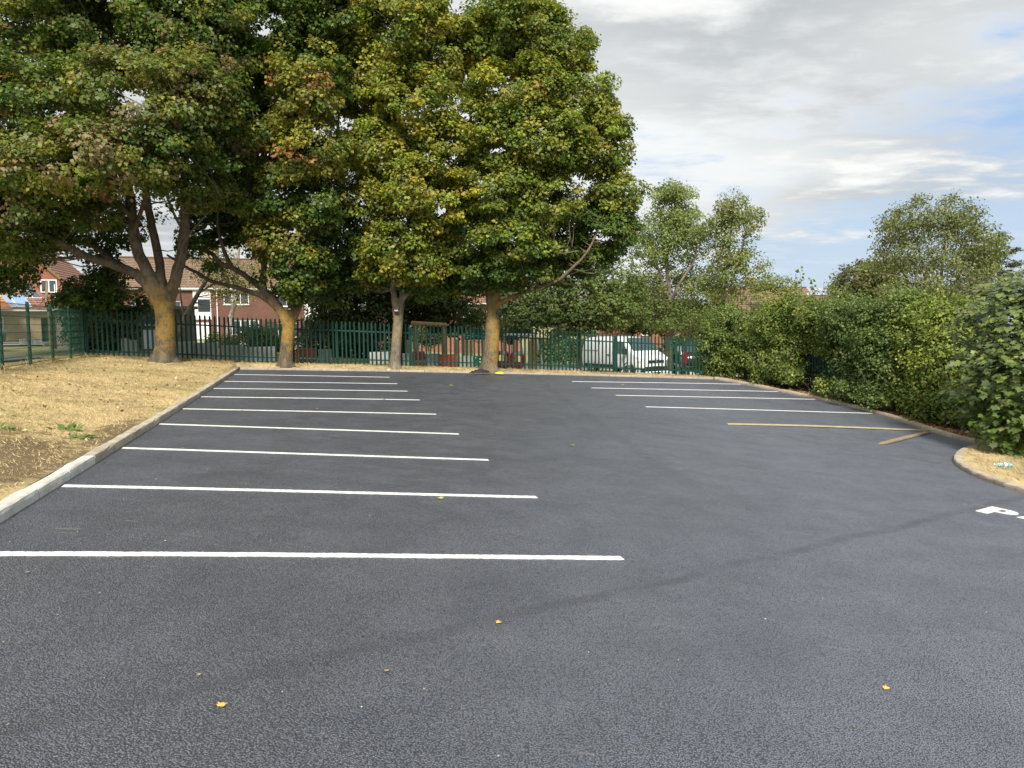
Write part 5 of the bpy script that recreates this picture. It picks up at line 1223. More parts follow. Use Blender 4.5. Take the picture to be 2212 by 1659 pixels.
def board_fence(label, p0, p1, Y0, Y1, y_top, group):
    A, B = at(p0, 700, Y0), at(p1, 700, Y1); W = Wall(A, B, G(A.x, A.y).z - .1, 0); _, W.z1 = W.hit((p0 + p1) / 2, y_top)
    root = thing('board_fence', label, 'fence', Vector((A.x, A.y, W.z0)), group=group); n = max(3, int(W.w / .16)); h = W.z1 - W.z0
    for i in range(n):
        solid('board', lambda m: m.box(W.p((i + .5) * W.w / n, W.z0 + h / 2 + .02 * math.sin(i * 2.3), .02 * (i % 2)), (W.w / n - .012, .022, h), math.atan2(W.x.y, W.x.x)), MT['board_grey'], root)
    for k in (.25, .8): solid('rail', lambda m: m.bar(W.p(0, W.z0 + h * k, -.04), W.p(W.w, W.z0 + h * k, -.04), .04, .08), MT['board_grey'], root)
board_fence('weathered vertical board fence in front of the bungalow, left of the garage', 40, 88, 39, 40, 732, 'board fences by the bungalow')
board_fence('short piece of weathered board fence in front of the dark garage door', 92, 119, 38, 39, 742, 'board fences by the bungalow')

def brick_house(name, label, p0, p1, Y0, Y1, y_eave, rise_, wins, wall, tile, chim=None, extra=None, doors=()):
    A, B = at(p0, 700, Y0), at(p1, 700, Y1); zg = min(G(A.x, A.y).z, G(B.x, B.y).z) - .3; W = Wall(A, B, zg, 0)
    _, W.z1 = W.hit((p0 + p1) / 2, y_eave); ze = W.z1
    root = thing(name, label, 'house', Vector((A.x, A.y, zg)))
    for q in wins: a, z1 = W.hit(q[0], q[1]); b, z0 = W.hit(q[2], q[3]); W.window(root, a, z0, b, z1, mull=q[4] if len(q) > 4 else 2)
    W.build('wall', wall, root)
    zr = ze + rise_; dp = 4.5
    rf = roof_slope('roof', root, W.p(-.3, ze, .35), W.p(W.w + .3, ze, .35), W.p(-.3, zr, -dp), W.p(W.w + .3, zr, -dp), tile, 16)
    solid('ridge', lambda m: m.tube([W.p(-.3, zr + .03, -dp), W.p(W.w + .3, zr + .03, -dp)], .12, 6), tile, rf)
    u = UMB()
    for k in (0, W.w): q = [W.p(k, zg), W.p(k, ze), W.p(k, zr - .1, -dp), W.p(k, ze, -2 * dp), W.p(k, zg, -2 * dp)]; u.qface(q, [(0, zg), (0, ze), (dp, zr), (2 * dp, ze), (2 * dp, zg)])
    q = [W.p(-.3, ze, -2 * dp - .3), W.p(W.w + .3, ze, -2 * dp - .3), W.p(W.w + .3, zr, -dp), W.p(-.3, zr, -dp)]; u.qface(q, [(0, 0), (W.w, 0), (W.w, 5), (0, 5)])
    u.build('side_wall', wall, root)
    solid('gutter', lambda m: m.bar(W.p(-.3, ze - .06, .42), W.p(W.w + .3, ze - .06, .42), .12, .1), MT['white'], root)
    if chim:
        for px in chim:
            a, _ = W.hit(px, y_eave)
            ch = solid('chimney', lambda m: (m.box(W.p(a, zr + .3, -dp), (1.0, .6, 1.5)), m.box(W.p(a, zr + 1.07, -dp), (1.12, .72, .1)), [m.tube([W.p(a + s, zr + 1.1, -dp), W.p(a + s, zr + 1.35, -dp)], .1, 7) for s in (-.25, .25)]), MT['tan_wall'], rf)
    return root, W, rf, ze, zr, dp
root, W, rf, ze, zr, dp = brick_house('detached_house', 'house with a brown tiled roof, chimney and blue solar panel showing above the hedge', 1615, 1792, 80, 83, 688, 3.6, [(1770, 694, 1786, 710), (1640, 696, 1665, 712)], MT['brick_orange'], MT['tile_brown'], chim=(1672,))
e0, r0 = W.p(0, ze, .35), W.p(0, zr, -dp); nn = W.x.cross(r0 - e0).normalized(); nn = nn if nn.z > 0 else -nn
def roof_pt(px, py):
    d = AX_R * ((px - CX) / FPX) + AX_U * ((CY - py) / FPX) + AX_F; o = Vector((0, 0, EYE)); t = (e0 - o).dot(nn) / d.dot(nn); return o + d * t
def roof_panel(px0, py0, px1, py1, name, m, nx):
    q = [roof_pt(px0, py1), roof_pt(px1, py1), roof_pt(px1, py0), roof_pt(px0, py0)]; up = (r0 - e0).normalized()
    a = q[0]; Wd = (q[1] - q[0]).dot(W.x); Hd = (q[2] - q[1]).dot(up)
    for k in range(nx):
        b = MB(); c = [a + W.x * (Wd * s / nx) + up * h + nn * .10 for s, h in ((k + .01, 0), (k + .99, 0), (k + .99, Hd), (k + .01, Hd))]
        b.face(c); [b.face([c[i] - nn * .07, c[(i + 1) % 4] - nn * .07, c[(i + 1) % 4], c[i]]) for i in range(4)]
        b.cur = 1; b.face([c[i].lerp(c[(i + 2) % 4], .05) + nn * .01 for i in range(4)]); b.build(name, [MT['white'], m], rf)
roof_panel(1754, 635.5, 1792, 648.5, 'solar_panel', MT['solar_blue'], 3)
roof_panel(1695, 634, 1702, 643, 'skylight', MT['glass'], 1); roof_panel(1730, 634, 1740, 644, 'skylight', MT['glass'], 1)
brick_house('low_house', 'low tiled roof just right of the house with the blue solar panel', 1800, 1905, 76, 78, 690, 2.6, [(1830, 700, 1850, 712)], MT['brick_brown'], MT['tile_brown'])
brick_house('brick_house', 'orange brick house with white windows glimpsed above the van and black car', 1372, 1545, 68, 70, 684, 1.7, [(1398, 676, 1420, 694), (1460, 676, 1482, 694), (1488, 704, 1522, 724, 4), (1445, 708, 1466, 724), (1385, 708, 1400, 724)], MT['brick_orange'], MT['tile_brown'])
brick_house('brick_house', 'orange brick house glimpsed between leaves behind the timber frame', 905, 1125, 70, 72, 655, 2.8, [(930, 662, 960, 685), (1000, 664, 1030, 686), (1070, 666, 1100, 688), (925, 706, 955, 732), (1005, 703, 1030, 722, 3), (1078, 705, 1112, 726, 3)], MT['brick_orange'], MT['tile_red'])

# ------------------------------------------------------------------ vehicles
def car_body(root, prof, half, zb, belt, taper, paint, M4, n_under=.32):
    """prof: (x, roof height) stations; half: (x, half width) stations; returns width(x, z)"""
    def hw(x): return lerp_tab(x, half)
    def H(x): return lerp_tab(x, prof)
    def width(x, z):
        w = hw(x)
        if z <= belt: return w * (1 - .06 * max(0, (.55 - z)) / .3)
        return w * (1 - (1 - taper) * min(1, (z - belt) / .9))
    xs = sorted({p[0] for p in prof} | {h[0] for h in half}); rings = []
    for x in xs:
        h = H(x); r = []
        zs = [zb, zb + .2, min(belt * .8, h * .80), min(belt, h * .88), max(h - .16, h * .93) if h > belt + .3 else h * .95, h - .035]
        for z in zs: r.append((x, width(x, z), z))
        r[-1] = (x, width(x, h) - .14 * hw(x), h - .02)
        left = r + [(x, width(x, h) * .4, h)]
        rings.append([M4 @ Vector(p) for p in left] + [M4 @ Vector((p[0], -p[1], p[2])) for p in reversed(left)])
    m = MB(); m.loft(rings); o = m.build('body', paint, root, smooth=True)
    md = o.modifiers.new('sub', 'SUBSURF'); md.levels = 1; md.render_levels = 1
    return width, H
def poly_panel(name, pts, M4, m, root, th=.012):
    b = MB(); c = [M4 @ Vector(p) for p in pts]; n = (c[1] - c[0]).cross(c[2] - c[1]).normalized() * th
    b.face([p + n for p in c]); b.face([p - n for p in reversed(c)])
    for i in range(len(c)): j = (i + 1) % len(c); b.face([c[i] - n, c[j] - n, c[j] + n, c[i] + n])
    return b.build(name, m, root)
def wheel(root, M4, x, y, r, w=.2, rim=True):
    s = 1 if y > 0 else -1; m = MB()
    def ring(rr, yy, n=20): return [M4 @ Vector((x + rr * math.cos(2 * math.pi * k / n), yy, r + rr * math.sin(2 * math.pi * k / n))) for k in range(n)]
    m.loft([ring(r * .62, y - s * w), ring(r * .97, y - s * w), ring(r, y - s * w * .8), ring(r, y - s * w * .2), ring(r * .96, y), ring(r * .64, y + s * .005)], caps=True)
    t = m.build('wheel', MT['rubber'], root, smooth=False)
    d = MB(); d.loft([ring(r * .60, y + s * .008), ring(r * .56, y + s * .012), ring(r * .2, y - s * .0 + s * .02)], caps=True)
    for k in range(6):
        a = 2 * math.pi * k / 6; c, sn = math.cos(a), math.sin(a)
        d.bar(M4 @ Vector((x, y + s * .024, r)), M4 @ Vector((x + r * .58 * c, y + s * .016, r + r * .58 * sn)), .05, .02)
    d.build('rim', MT['brushed'], t, smooth=False)
    a = MB()
    for k in range(12):
        t0, t1 = math.pi * k / 12 - .1, math.pi * (k + 1) / 12 - .1
        R0, R1 = r * 1.02, r * 1.20
        a.face([M4 @ Vector((x + R * math.cos(t), y + s * .012, r + R * math.sin(t))) for R, t in ((R0, t0), (R1, t0), (R1, t1), (R0, t1))])
    a.build('wheel_arch', MT['black'], root)
def place(px, Y, heading):
    c = at(px, 705, Y); g = G(c.x, c.y, .03); hx = Vector((heading[0], heading[1], 0)).normalized()
    hy = Vector((-hx.y, hx.x, 0)); return g, Matrix(((hx.x, hy.x, 0, g.x), (hx.y, hy.y, 0, g.y), (0, 0, 1, g.z), (0, 0, 0, 1)))
def van():
    g, M4 = place(1348, 38.6, (.50, -.866)); M4 = M4 @ Matrix.Translation((-2.5, 0, 0))
    root = thing('parked_van', 'white panel van parked behind the back fence, its front turned to the right', 'van', g)
    prof = [(0, 1.62), (.06, 1.86), (.4, 1.95), (1.8, 1.97), (3.1, 1.96), (3.5, 1.88), (3.9, 1.56), (4.22, 1.27), (4.4, 1.17), (4.8, 1.04), (4.95, .92), (5.02, .70)]
    half = [(0, .88), (.1, .95), (4.2, .96), (4.6, .93), (4.85, .84), (5.02, .68)]
    width, H = car_body(root, prof, half, .28, 1.08, .84, MT['van_white'], M4)
    k = .022
    poly_panel('windscreen', [(3.56, .70, 1.87 + k), (4.26, .80, 1.27 + k), (4.26, -.80, 1.27 + k), (3.56, -.70, 1.87 + k)], M4, MT['car_glass'], root)
    for s in (1, -1):
        f = lambda x, z: (x, s * (width(x, z) + .012), z)
        q = [f(2.75, 1.12), f(4.0, 1.12), f(3.52, 1.70), f(2.82, 1.72)]
        poly_panel('side_window', q if s > 0 else q[::-1], M4, MT['car_glass'], root)
        q = [f(.25, .32), f(3.1, .32), f(3.1, .52), f(.25, .52)]; poly_panel('side_trim', q, M4, MT['black'], root)
        for x in (2.68, 1.55):
            solid('door_seam', lambda m: m.bar(M4 @ Vector(f(x, .5)), M4 @ Vector(f(x, 1.78)), .012, .012), MT['black'], root)
        solid('door_handle', lambda m: m.bar(M4 @ Vector(f(2.35, 1.02)), M4 @ Vector(f(2.58, 1.02)), .04, .05), MT['black'], root)
        solid('slide_rail', lambda m: m.bar(M4 @ Vector(f(.2, 1.22)), M4 @ Vector(f(1.5, 1.22)), .02, .03), MT['board_grey'], root)
        solid('mirror', lambda m: m.box(M4 @ Vector((3.95, s * 1.10, 1.22)), (.12, .22, .28), math.atan2(M4[1][0], M4[0][0])), MT['black'], root)
        wheel(root, M4, .95, s * .93, .335); wheel(root, M4, 4.05, s * .94, .335)
        q = [(4.62, s * .90, .98), (4.93, s * .74, .90), (4.98, s * .62, .76), (4.78, s * .86, .74)]
        c = [Vector(p) + Vector((.03, s * .03, .015)) for p in q]; poly_panel('headlight', c if s < 0 else c[::-1], M4, MT['lamp'], root, .02)
        solid('fog_lamp', lambda m: m.box(M4 @ Vector((4.99, s * .62, .44)), (.05, .16, .10), math.atan2(M4[1][0], M4[0][0])), MT['black'], root)
    rz = math.atan2(M4[1][0], M4[0][0])
    solid('grille', lambda m: (m.box(M4 @ Vector((5.02, 0, .74)), (.05, .95, .13), rz), m.box(M4 @ Vector((5.03, 0, .42)), (.05, 1.0, .14), rz)), MT['black'], root)
    solid('bumper', lambda m: m.box(M4 @ Vector((4.90, 0, .28)), (.22, 1.62, .13), rz), MT['black'], root)
    solid('bumper_lip', lambda m: m.box(M4 @ Vector((5.0, 0, .235)), (.08, 1.5, .05), rz), MT['van_white'], root)
    solid('number_plate', lambda m: m.box(M4 @ Vector((5.055, 0, .57)), (.02, .52, .11), rz), MT['plate_w'], root)
    # diamond badge
    def badge(m):
        o = [(0, .13), (.085, 0), (0, -.13), (-.085, 0)]; i = [(0, .075), (.045, 0), (0, -.075), (-.045, 0)]
        for k in range(4):
            j = (k + 1) % 4; P_ = lambda q, x: M4 @ Vector((x, q[0], .80 + q[1]))
            m.face([P_(o[k], 5.06), P_(o[j], 5.06), P_(i[j], 5.075), P_(i[k], 5.075)]); m.face([P_(o[k], 5.04), P_(o[j], 5.04), P_(o[j], 5.06), P_(o[k], 5.06)])
    solid('badge', badge, MT['steel'], root)
    solid('wiper', lambda m: (m.bar(M4 @ Vector((4.25, .6, 1.31)), M4 @ Vector((4.05, -.05, 1.49)), .02), m.bar(M4 @ Vector((4.25, -.1, 1.31)), M4 @ Vector((4.05, -.7, 1.49)), .02)), MT['black'], root)
van()
def suv():
    g, M4 = place(1502, 36.5, (.10, 1.0)); M4 = M4 @ Matrix.Translation((-2.2, 0, 0))
    root = thing('parked_car', 'black estate car seen from behind beside the van, half hidden by the hedge', 'car', g)
    prof = [(0, .75), (.05, 1.05), (.2, 1.2), (.5, 1.62), (.8, 1.72), (2.4, 1.74), (2.9, 1.62), (3.5, 1.12), (4.3, 1.0), (4.5, .7)]; half = [(0, .80), (.15, .90), (4.0, .92), (4.4, .75), (4.5, .6)]
    width, H = car_body(root, prof, half, .30, 1.02, .80, MT['car_black'], M4); rz = math.atan2(M4[1][0], M4[0][0])
    poly_panel('rear_window', [(.17, -.68, 1.22), (.43, -.60, 1.56), (.43, .60, 1.56), (.17, .68, 1.22)], M4 @ Matrix.Translation((-.02, 0, .01)), MT['car_glass'], root)
    for s in (1, -1):
        solid('tail_light', lambda m: m.box(M4 @ Vector((.04, s * .74, 1.0)), (.12, .20, .52), rz), MT['red_lamp'], root)
        f = lambda x, z: (x, s * (width(x, z) + .01), z)
        q = [f(.6, 1.12), f(3.2, 1.12), f(2.75, 1.52), f(.8, 1.54)]; poly_panel('side_window', q if s > 0 else q[::-1], M4, MT['car_glass'], root)
        solid('roof_rail', lambda m: m.tube([M4 @ Vector((x, s * .66, z)) for x, z in ((.75, 1.72), (.9, 1.80), (2.3, 1.81), (2.5, 1.73))], .018, 6), MT['steel'], root)
        wheel(root, M4, .85, s * .90, .34); wheel(root, M4, 3.55, s * .90, .34)
    solid('number_plate', lambda m: m.box(M4 @ Vector((-.015, 0, .72)), (.02, .52, .11), rz), MT['plate_y'], root)
    solid('bumper', lambda m: m.box(M4 @ Vector((.03, 0, .46)), (.14, 1.6, .20), rz), MT['black'], root)
    solid('bumper_trim', lambda m: m.box(M4 @ Vector((-.05, 0, .57)), (.03, 1.5, .035), rz), MT['steel'], root)
suv()
def hatch():
    g, M4 = place(-92, 29.0, (1.0, -.12)); M4 = M4 @ Matrix.Translation((-2.4, 0, 0))
    root = thing('parked_car', 'grey green car nosing in at the left edge behind the mesh fence', 'car', g)
    prof = [(0, .8), (.1, 1.1), (.6, 1.42), (1.8, 1.45), (2.5, 1.36), (3.1, .98), (3.8, .86), (4.0, .6)]; half = [(0, .75), (.2, .86), (3.4, .87), (3.8, .76), (4.0, .6)]
    width, H = car_body(root, prof, half, .24, .92, .80, MT['car_grey'], M4); k = .02
    poly_panel('windscreen', [(2.45, .62, 1.38 + k), (3.06, .72, 1.0 + k), (3.06, -.72, 1.0 + k), (2.45, -.62, 1.38 + k)], M4, MT['car_glass'], root)
    for s in (1, -1):
        f = lambda x, z: (x, s * (width(x, z) + .01), z); q = [f(.7, .96), f(2.85, .96), f(2.4, 1.30), f(.9, 1.32)]; poly_panel('side_window', q if s > 0 else q[::-1], M4, MT['car_glass'], root)
        wheel(root, M4, .75, s * .84, .31); wheel(root, M4, 3.2, s * .84, .31)
        solid('headlight', lambda m: m.box(M4 @ Vector((3.80, s * .58, .72)), (.16, .26, .13)), MT['lamp'], root)
hatch()

# ------------------------------------------------------------------ barriers and play equipment behind the fence
def line_hit(px, v):
    d = AX_R * ((px - CX) / FPX) + AX_F; o = GU * GN[0] + GV * GN[1]; t = (v + o) / (d.x * GN[0] + d.y * GN[1]); return UV(d.x * t, d.y * t)[0]
def conc_block(label, p0, p1, v, h, m, name='concrete_block', cat='concrete block', group='concrete blocks behind the fence', w=.32):
    u0, u1 = line_hit(p0, v), line_hit(p1, v); x, y = XY((u0 + u1) / 2, v); zz = tz((u0 + u1) / 2, v); root_z = Vector((x, y, zz))
    b = MB(); Lh = (u1 - u0) / 2; prof = [(-w / 2 - .05, 0), (w / 2 + .05, 0), (w / 2, h * .35), (w / 2 - .04, h), (-w / 2 + .04, h), (-w / 2, h * .35)]
    R = Matrix.Rotation(TH + .02 * math.sin(p0), 3, 'Z')
    b.loft([[root_z + R @ Vector((s, q[0], q[1])) for q in prof] for s in (-Lh, -Lh + .03, Lh - .03, Lh)])
    o = b.build(name, m, at0=root_z); bevel(o, .015, 2); return tag(o, label, cat, group)
cb = MT['concrete']
conc_block('concrete block left of the lichen covered maple, left one of the pair', 268, 283, 24.0, .62, cb); conc_block('concrete block left of the lichen covered maple, right one of the pair', 285, 302, 23.6, .58, cb)
conc_block('grey concrete block just right of the thick lichen covered trunk', 374, 424, 24.2, .60, cb); conc_block('grey concrete block second to the right of the thick lichen covered trunk', 426, 474, 24.2, .60, cb)
conc_block('grey concrete block in front of the upright birch', 482, 526, 23.8, .56, cb); conc_block('long grey concrete block left of the second maple trunk', 529, 598, 23.6, .54, cb)
conc_block('grey concrete block right of the red barrier at the second maple', 689, 718, 24.0, .50, cb); conc_block('grey concrete block just left of the pale forked maple', 800, 842, 23.8, .48, cb)
conc_block('grey concrete block just right of the pale forked maple', 864, 889, 23.4, .46, cb); conc_block('grey concrete block between the two red barriers under the timber frame', 919, 951, 24.4, .50, cb)
conc_block('grey concrete block right of the timber frame, before the green panel', 988, 1021, 24.0, .46, cb)
def red_barrier(label, p0, p1, v, h):
    o = conc_block(label, p0, p1, v, h, MT['red_barrier'], 'plastic_barrier', 'barrier', 'red plastic barriers behind the fence', .40)
red_barrier('red plastic barrier right beside the second maple trunk', 641, 686, 23.8, .52); red_barrier('red plastic barrier under the left post of the timber frame', 890, 918, 24.6, .56); red_barrier('red plastic barrier under the right post of the timber frame', 951, 986, 24.0, .50)
def works_barrier():
    v = 24.4; u0, u1 = line_hit(1074, v), line_hit(1130, v); c = Vector((*XY(u0, v), tz(u0, v)))
    root = thing('road_barrier', 'bright red road works barrier with rounded openings right of the lichen streaked maple', 'barrier', c)
    def Q(u, h, o=0): x, y = XY(u, v + o); return Vector((x, y, tz(u, v) + h))
    w = u1 - u0; H = .68
    for k, (a, c_) in enumerate(((u0, u0 + w * .46), (u0 + w * .54, u1))):
        def frame(m):
            r = .12; pts = [Q(a + r, .09), Q(a, .09 + r), Q(a, H - r), Q(a + r, H), Q(c_ - r, H), Q(c_, H - r), Q(c_, .09 + r), Q(c_ - r, .09)]
            sp = [q for i in range(8) for q in (pts[i], pts[i].lerp(pts[(i + 1) % 8], .5))]; m.tube(sp + [sp[0]], .085, 8)
            m.bar(Q(a + .05, .22), Q(c_ - .05, .22), .06, .22)
        solid('frame', frame, MT['bright_red'], root)
        solid('reflective_strip', lambda m: m.bar(Q((a + c_) / 2 - .12, H, -.09), Q((a + c_) / 2 + .12, H, -.09), .012, .12), MT['white'], root)
        solid('foot', lambda m: m.box(Q((a + c_) / 2, .03), (.14, .6, .06), TH), MT['black'], root)
works_barrier()
def timber_frame():
    Y = 32.5; a, b = at(896, 705, Y), at(957.5, 705, Y + .6); ga, gb = G(a.x, a.y), G(b.x, b.y); za = at(896, 698, Y).z; zb = at(957, 702.5, Y + .6).z
    root = thing('playground_equipment', 'yellowish timber play frame of two posts and a top beam', 'play frame', ga)
    for p, z in ((ga, za), (gb, zb)): solid('post', lambda m: m.tube([p, Vector((p.x, p.y, z - .07))], .085, 9), MT['timber'], root)
    solid('beam', lambda m: m.tube([Vector((ga.x - .14, ga.y, za)), Vector((gb.x + .14, gb.y, zb))], .10, 10), MT['timber'], root)
    for h in (1.0,): solid('cross_bar', lambda m: m.tube([ga + Vector((0, 0, h)), gb + Vector((0, 0, h))], .025, 6), MT['black'], root)
timber_frame()
for px, yt, Y, lab in ((881, 735, 32, 'left of the timber play frame'), (984, 733, 33, 'first right of the timber play frame'), (1000, 719, 34, 'tall, left of the green play panel'), (1008, 734, 33, 'under the left end of the green play panel'), (1017, 736, 33.4, 'under the middle of the green play panel'), (1090, 722, 34, 'tall, behind the bright red barrier'), (1112, 734, 33, 'behind the right half of the bright red barrier'), (1147, 735, 31, 'left of the pair inside the white goal frame'), (1156, 737, 31, 'right of the pair inside the white goal frame')):
    a = at(px, 705, Y); g = G(a.x, a.y); z = at(px, yt, Y).z
    tag(solid('timber_post', lambda m: m.tube([g, Vector((g.x, g.y, z - .02)), Vector((g.x, g.y, z))], [.075, .075, .055], 9), MT['timber'], at0=g), 'round timber play post, ' + lab, 'post', 'timber posts of the playground')
def play_panel(label, p0, y0, p1, y1, Y):
    c = at((p0 + p1) / 2, (y0 + y1) / 2, Y); w = (p1 - p0) * Y / FPX; h = (y1 - y0) * Y / FPX; root = thing('climbing_wall', label, 'play panel', c, group='green play panels')
    solid('board', lambda m: m.box(c, (w, .04, h)), MT['playgreen'], root)
    n = max(3, int(w / .22))
    for r in (.25, -.2):
        for k in range(n):
            q = c + Vector((-w / 2 + (k + .5) * w / n, -.028, h * r + .03 * math.sin(k * 3 + r * 9)))
            solid('hand_hold', lambda m: m.tube([q, q + Vector((0, -.02, 0))], [.035, .025], 7), MT['white'], root)
    g = G(c.x, c.y)
    for s in (-.42, .42): solid('post', lambda m: m.tube([Vector((c.x + w * s, c.y + .08, g.z)), Vector((c.x + w * s, c.y + .08, c.z + h * .6))], .05, 8), MT['timber'], root)
play_panel('dark green climbing panel raised on posts, left of the lichen streaked maple', 1004, 715, 1051, 734, 32.6)
play_panel('dark green climbing panel low down beside the lichen streaked maple', 1022, 769, 1052, 790, 29.0)
def goal():
    Y = 33; p = lambda px, py, d=0: at(px, py, Y + d)
    root = thing('goal_frame', 'white tubular goal frame standing behind the fence', 'goal', G(p(1134, 720).x, p(1134, 720).y))
    def gp(px, d=0): a = p(px, 705, d); return G(a.x, a.y)
    solid('crossbar', lambda m: m.tube([p(1092, 722.5), p(1134, 723), p(1156, 723.5)], .045, 8), MT['white'], root)
    for px, y in ((1092, 722.5), (1134, 723)): solid('goal_post', lambda m: m.tube([p(px, y), gp(px)], .045, 8), MT['white'], root)
    solid('back_stay', lambda m: m.tube(spline([p(1156, 723.5), p(1160, 735, .2), p(1166, 761, .8), gp(1174, 1.4)], 4), .04, 7), MT['white'], root)
    solid('back_stay', lambda m: m.tube(spline([p(1120, 725), p(1126, 745, .3), gp(1136, 1.2)], 4), .035, 7), MT['white'], root)
    solid('ground_bar', lambda m: m.tube([gp(1134) + Vector((0, 0, .05)), gp(1174, 1.4) + Vector((0, 0, .05))], .04, 7), MT['white'], root)
goal()
def sign_board():
    Y = 29.0; p = lambda px, py, o=0: at(px, py, Y + o)
    c = G(p(322, 705).x, p(322, 705).y); root = thing('notice_board', 'blue topped notice board with a pale picture half hidden by the lichen covered trunk', 'notice board', c)
    solid('header', lambda m: m.box(p(327, 700), (.72, .06, .34)), MT['navy'], root)
    solid('picture', lambda m: m.box(p(327, 733), (.68, .04, .74)), MT['poster'], root)
    for s in (-.36, .36): solid('post', lambda m: m.tube([Vector((p(327, 705).x + s, p(327, 705).y + .04, c.z)), Vector((p(327, 705).x + s, p(327, 705).y + .04, p(327, 690).z))], .03, 8), MT['navy'], root)
    rg = random.Random(2)
    solid('lettering', lambda m: [m.box(p(315 + 3.2 * k, 702.5) + Vector((0, -.034, rg.uniform(-.012, .012))), (.035, .006, rg.uniform(.04, .08))) for k in range(8)], MT['white'], root)
sign_board()
def pole(label, px, yt, Y, r=.045, name='lamp_post', cat='lamp post'):
    a = at(px, 705, Y); g = G(a.x, a.y); z = at(px, yt, Y).z; root = thing(name, label, cat, g)
    solid('shaft', lambda m: m.tube([g, Vector((g.x, g.y, g.z + 1.1)), Vector((g.x, g.y, g.z + 1.15)), Vector((g.x, g.y, z))], [r * 1.6, r * 1.6, r, r * .7], 8), MT['black'], root)
    solid('base_plate', lambda m: m.box(g + Vector((0, 0, .02)), (.3, .3, .04)), MT['black'], root)
pole('thin black post rising behind the right end of the timber frame', 960, 640, 34.5); pole('thin black post at the right of the parked black car', 1487, 715, 40, .04); pole('thin black post in the hedge gap left of the van', 1232, 718, 44, .04)

# ------------------------------------------------------------------ things lying about
def wood(name, label, A, B, w, t, m, bow=0.0, point=False, lift=0.0, seed=0):
    rg = random.Random(seed); n = 16; b = MB(); pa, pb = P(*A), P(*B); d = (pb - pa); x = d.normalized(); y = Vector((0, 0, 1)).cross(x).normalized(); rings = []
    for k in range(n + 1):
        s = k / n; ww = w / 2 * (1 + rg.uniform(-.04, .04)); c = pa + d * s + y * (bow * math.sin(s * 5.1)) + Vector((0, 0, .006 + lift * s + abs(bow) * .5 * math.sin(s * math.pi)))
        if point and s < .08: ww *= .45 + s * 6.8
        hh = t * (1 if not (point and s < .04) else .75)
        rings.append([c - y * ww, c + y * ww, c + y * ww * .97 + Vector((0, 0, hh)), c - y * ww * .97 + Vector((0, 0, hh))])
    b.loft(rings); o = b.build(name, m, at0=pa); return tag(o, label, 'plank', 'loose planks on the asphalt')
wood('wooden_batten', 'long thin yellowish batten lying across the bay beside the hedge kerb', pick(1571, 917.5), pick(2010, 931.5), .07, .030, MT['plank_paint'], bow=.035, seed=1)
wood('wooden_plank', 'short grey brown plank lying askew below the long batten', pick(1901, 961), pick(2004, 935), .15, .03, MT['plank'], point=True, seed=2)
def bottle():
    u, v = pick(2167, 1022); c = P(u, v, .155); root = thing('plastic_bottle', 'crushed clear plastic bottle lying on the dry grass island', 'bottle', c)
    pet = bpy.data.materials.new('bottle_plastic'); pet.use_nodes = True; b = pet.node_tree.nodes['Principled BSDF']; b.inputs['Base Color'].default_value = (.55, .80, .78, 1); b.inputs['Roughness'].default_value = .12; b.inputs['Transmission Weight'].default_value = .72; b.inputs['IOR'].default_value = 1.2
    ax = Vector((.985, -.12, -.03)).normalized(); rg = random.Random(4)
    prof = [(0, .030), (.006, .040), (.02, .043), (.05, .040), (.055, .044), (.10, .040), (.105, .044), (.15, .036), (.155, .042), (.20, .043), (.24, .036), (.275, .018), (.285, .014), (.305, .014)]
    m = MB(); m.tube([c + ax * (.15 - s) + Vector((0, 0, rg.uniform(-.004, .004))) for s, r in prof], [r for s, r in prof], 14, wob=.16, seed=3); m.build('body', pet, root, smooth=True)
    solid('cap', lambda m: m.tube([c + ax * -.150, c + ax * -.172], .0165, 12), MT['poster'], root)
    solid('label', lambda m: m.tube([c + ax * .045, c + ax * -.0], [.0455, .0445], 14, cap=False), MT['poster'], root)
bottle()
def crumple(name, label, cat, c, size, m, seed):
    R = np.random.RandomState(seed); b = MB(); n, k = 14, 7; rings = []
    for j in range(k):
        t = j / (k - 1); ph = math.pi / 2 * t
        rings.append([c + Vector((size[0] * math.cos(ph) * math.cos(2 * math.pi * i / n) * (1 + R.uniform(-.22, .22)), size[1] * math.cos(ph) * math.sin(2 * math.pi * i / n) * (1 + R.uniform(-.22, .22)), size[2] * math.sin(ph) * (1 + R.uniform(-.35, .35)) - .01)) for i in range(n)])
    b.loft(rings); return tag(b.build(name, m, smooth=True, at0=c), label, cat)
p = at(1037, 803, 27.4); uu, vv = UV(p.x, p.y); crumple('jacket', 'crumpled dark jacket lying at the foot of the lichen streaked maple', 'jacket', L(uu, vv, .01), (.36, .16, .11), MT['dark_cloth'], 1)
p = at(1079, 804, 27.3); uu, vv = UV(p.x, p.y); crumple('safety_vest', 'fluorescent yellow safety vest dropped beside the dark jacket', 'vest', L(uu, vv, .01), (.20, .10, .06), MT['vest'], 2)
p = at(840, 797, 26.6); uu, vv = UV(p.x, p.y); crumple('stone', 'small white stone at the foot of the pale forked maple', 'stone', L(uu, vv, .0), (.09, .07, .07), MT['concrete'], 3)
def stump(label, px, py, py2, Y, r, lean):
    a = at(px, py, Y); u, v = UV(a.x, a.y); g = P(rk_u(v) + .45, v, .06); t = g + Vector((lean * .03, .1, py2)); return tag(solid('sawn_stem', lambda m: m.tube(spline([g, g * .5 + t * .5, t], 4), [r * 1.25 - r * .3 * i / 8 for i in range(9)], 9, wob=.1), MT['bark3'], at0=g), label, 'stem', 'sawn stems at the hedge foot')
stump('pale sawn stem leaning at the foot of the tall hedge shrub', 1672, 838, .62, 25.2, .07, -7); stump('low sawn stem at the kerb near the far hedge corner', 1569, 826, .25, 28.0, .05, 2)

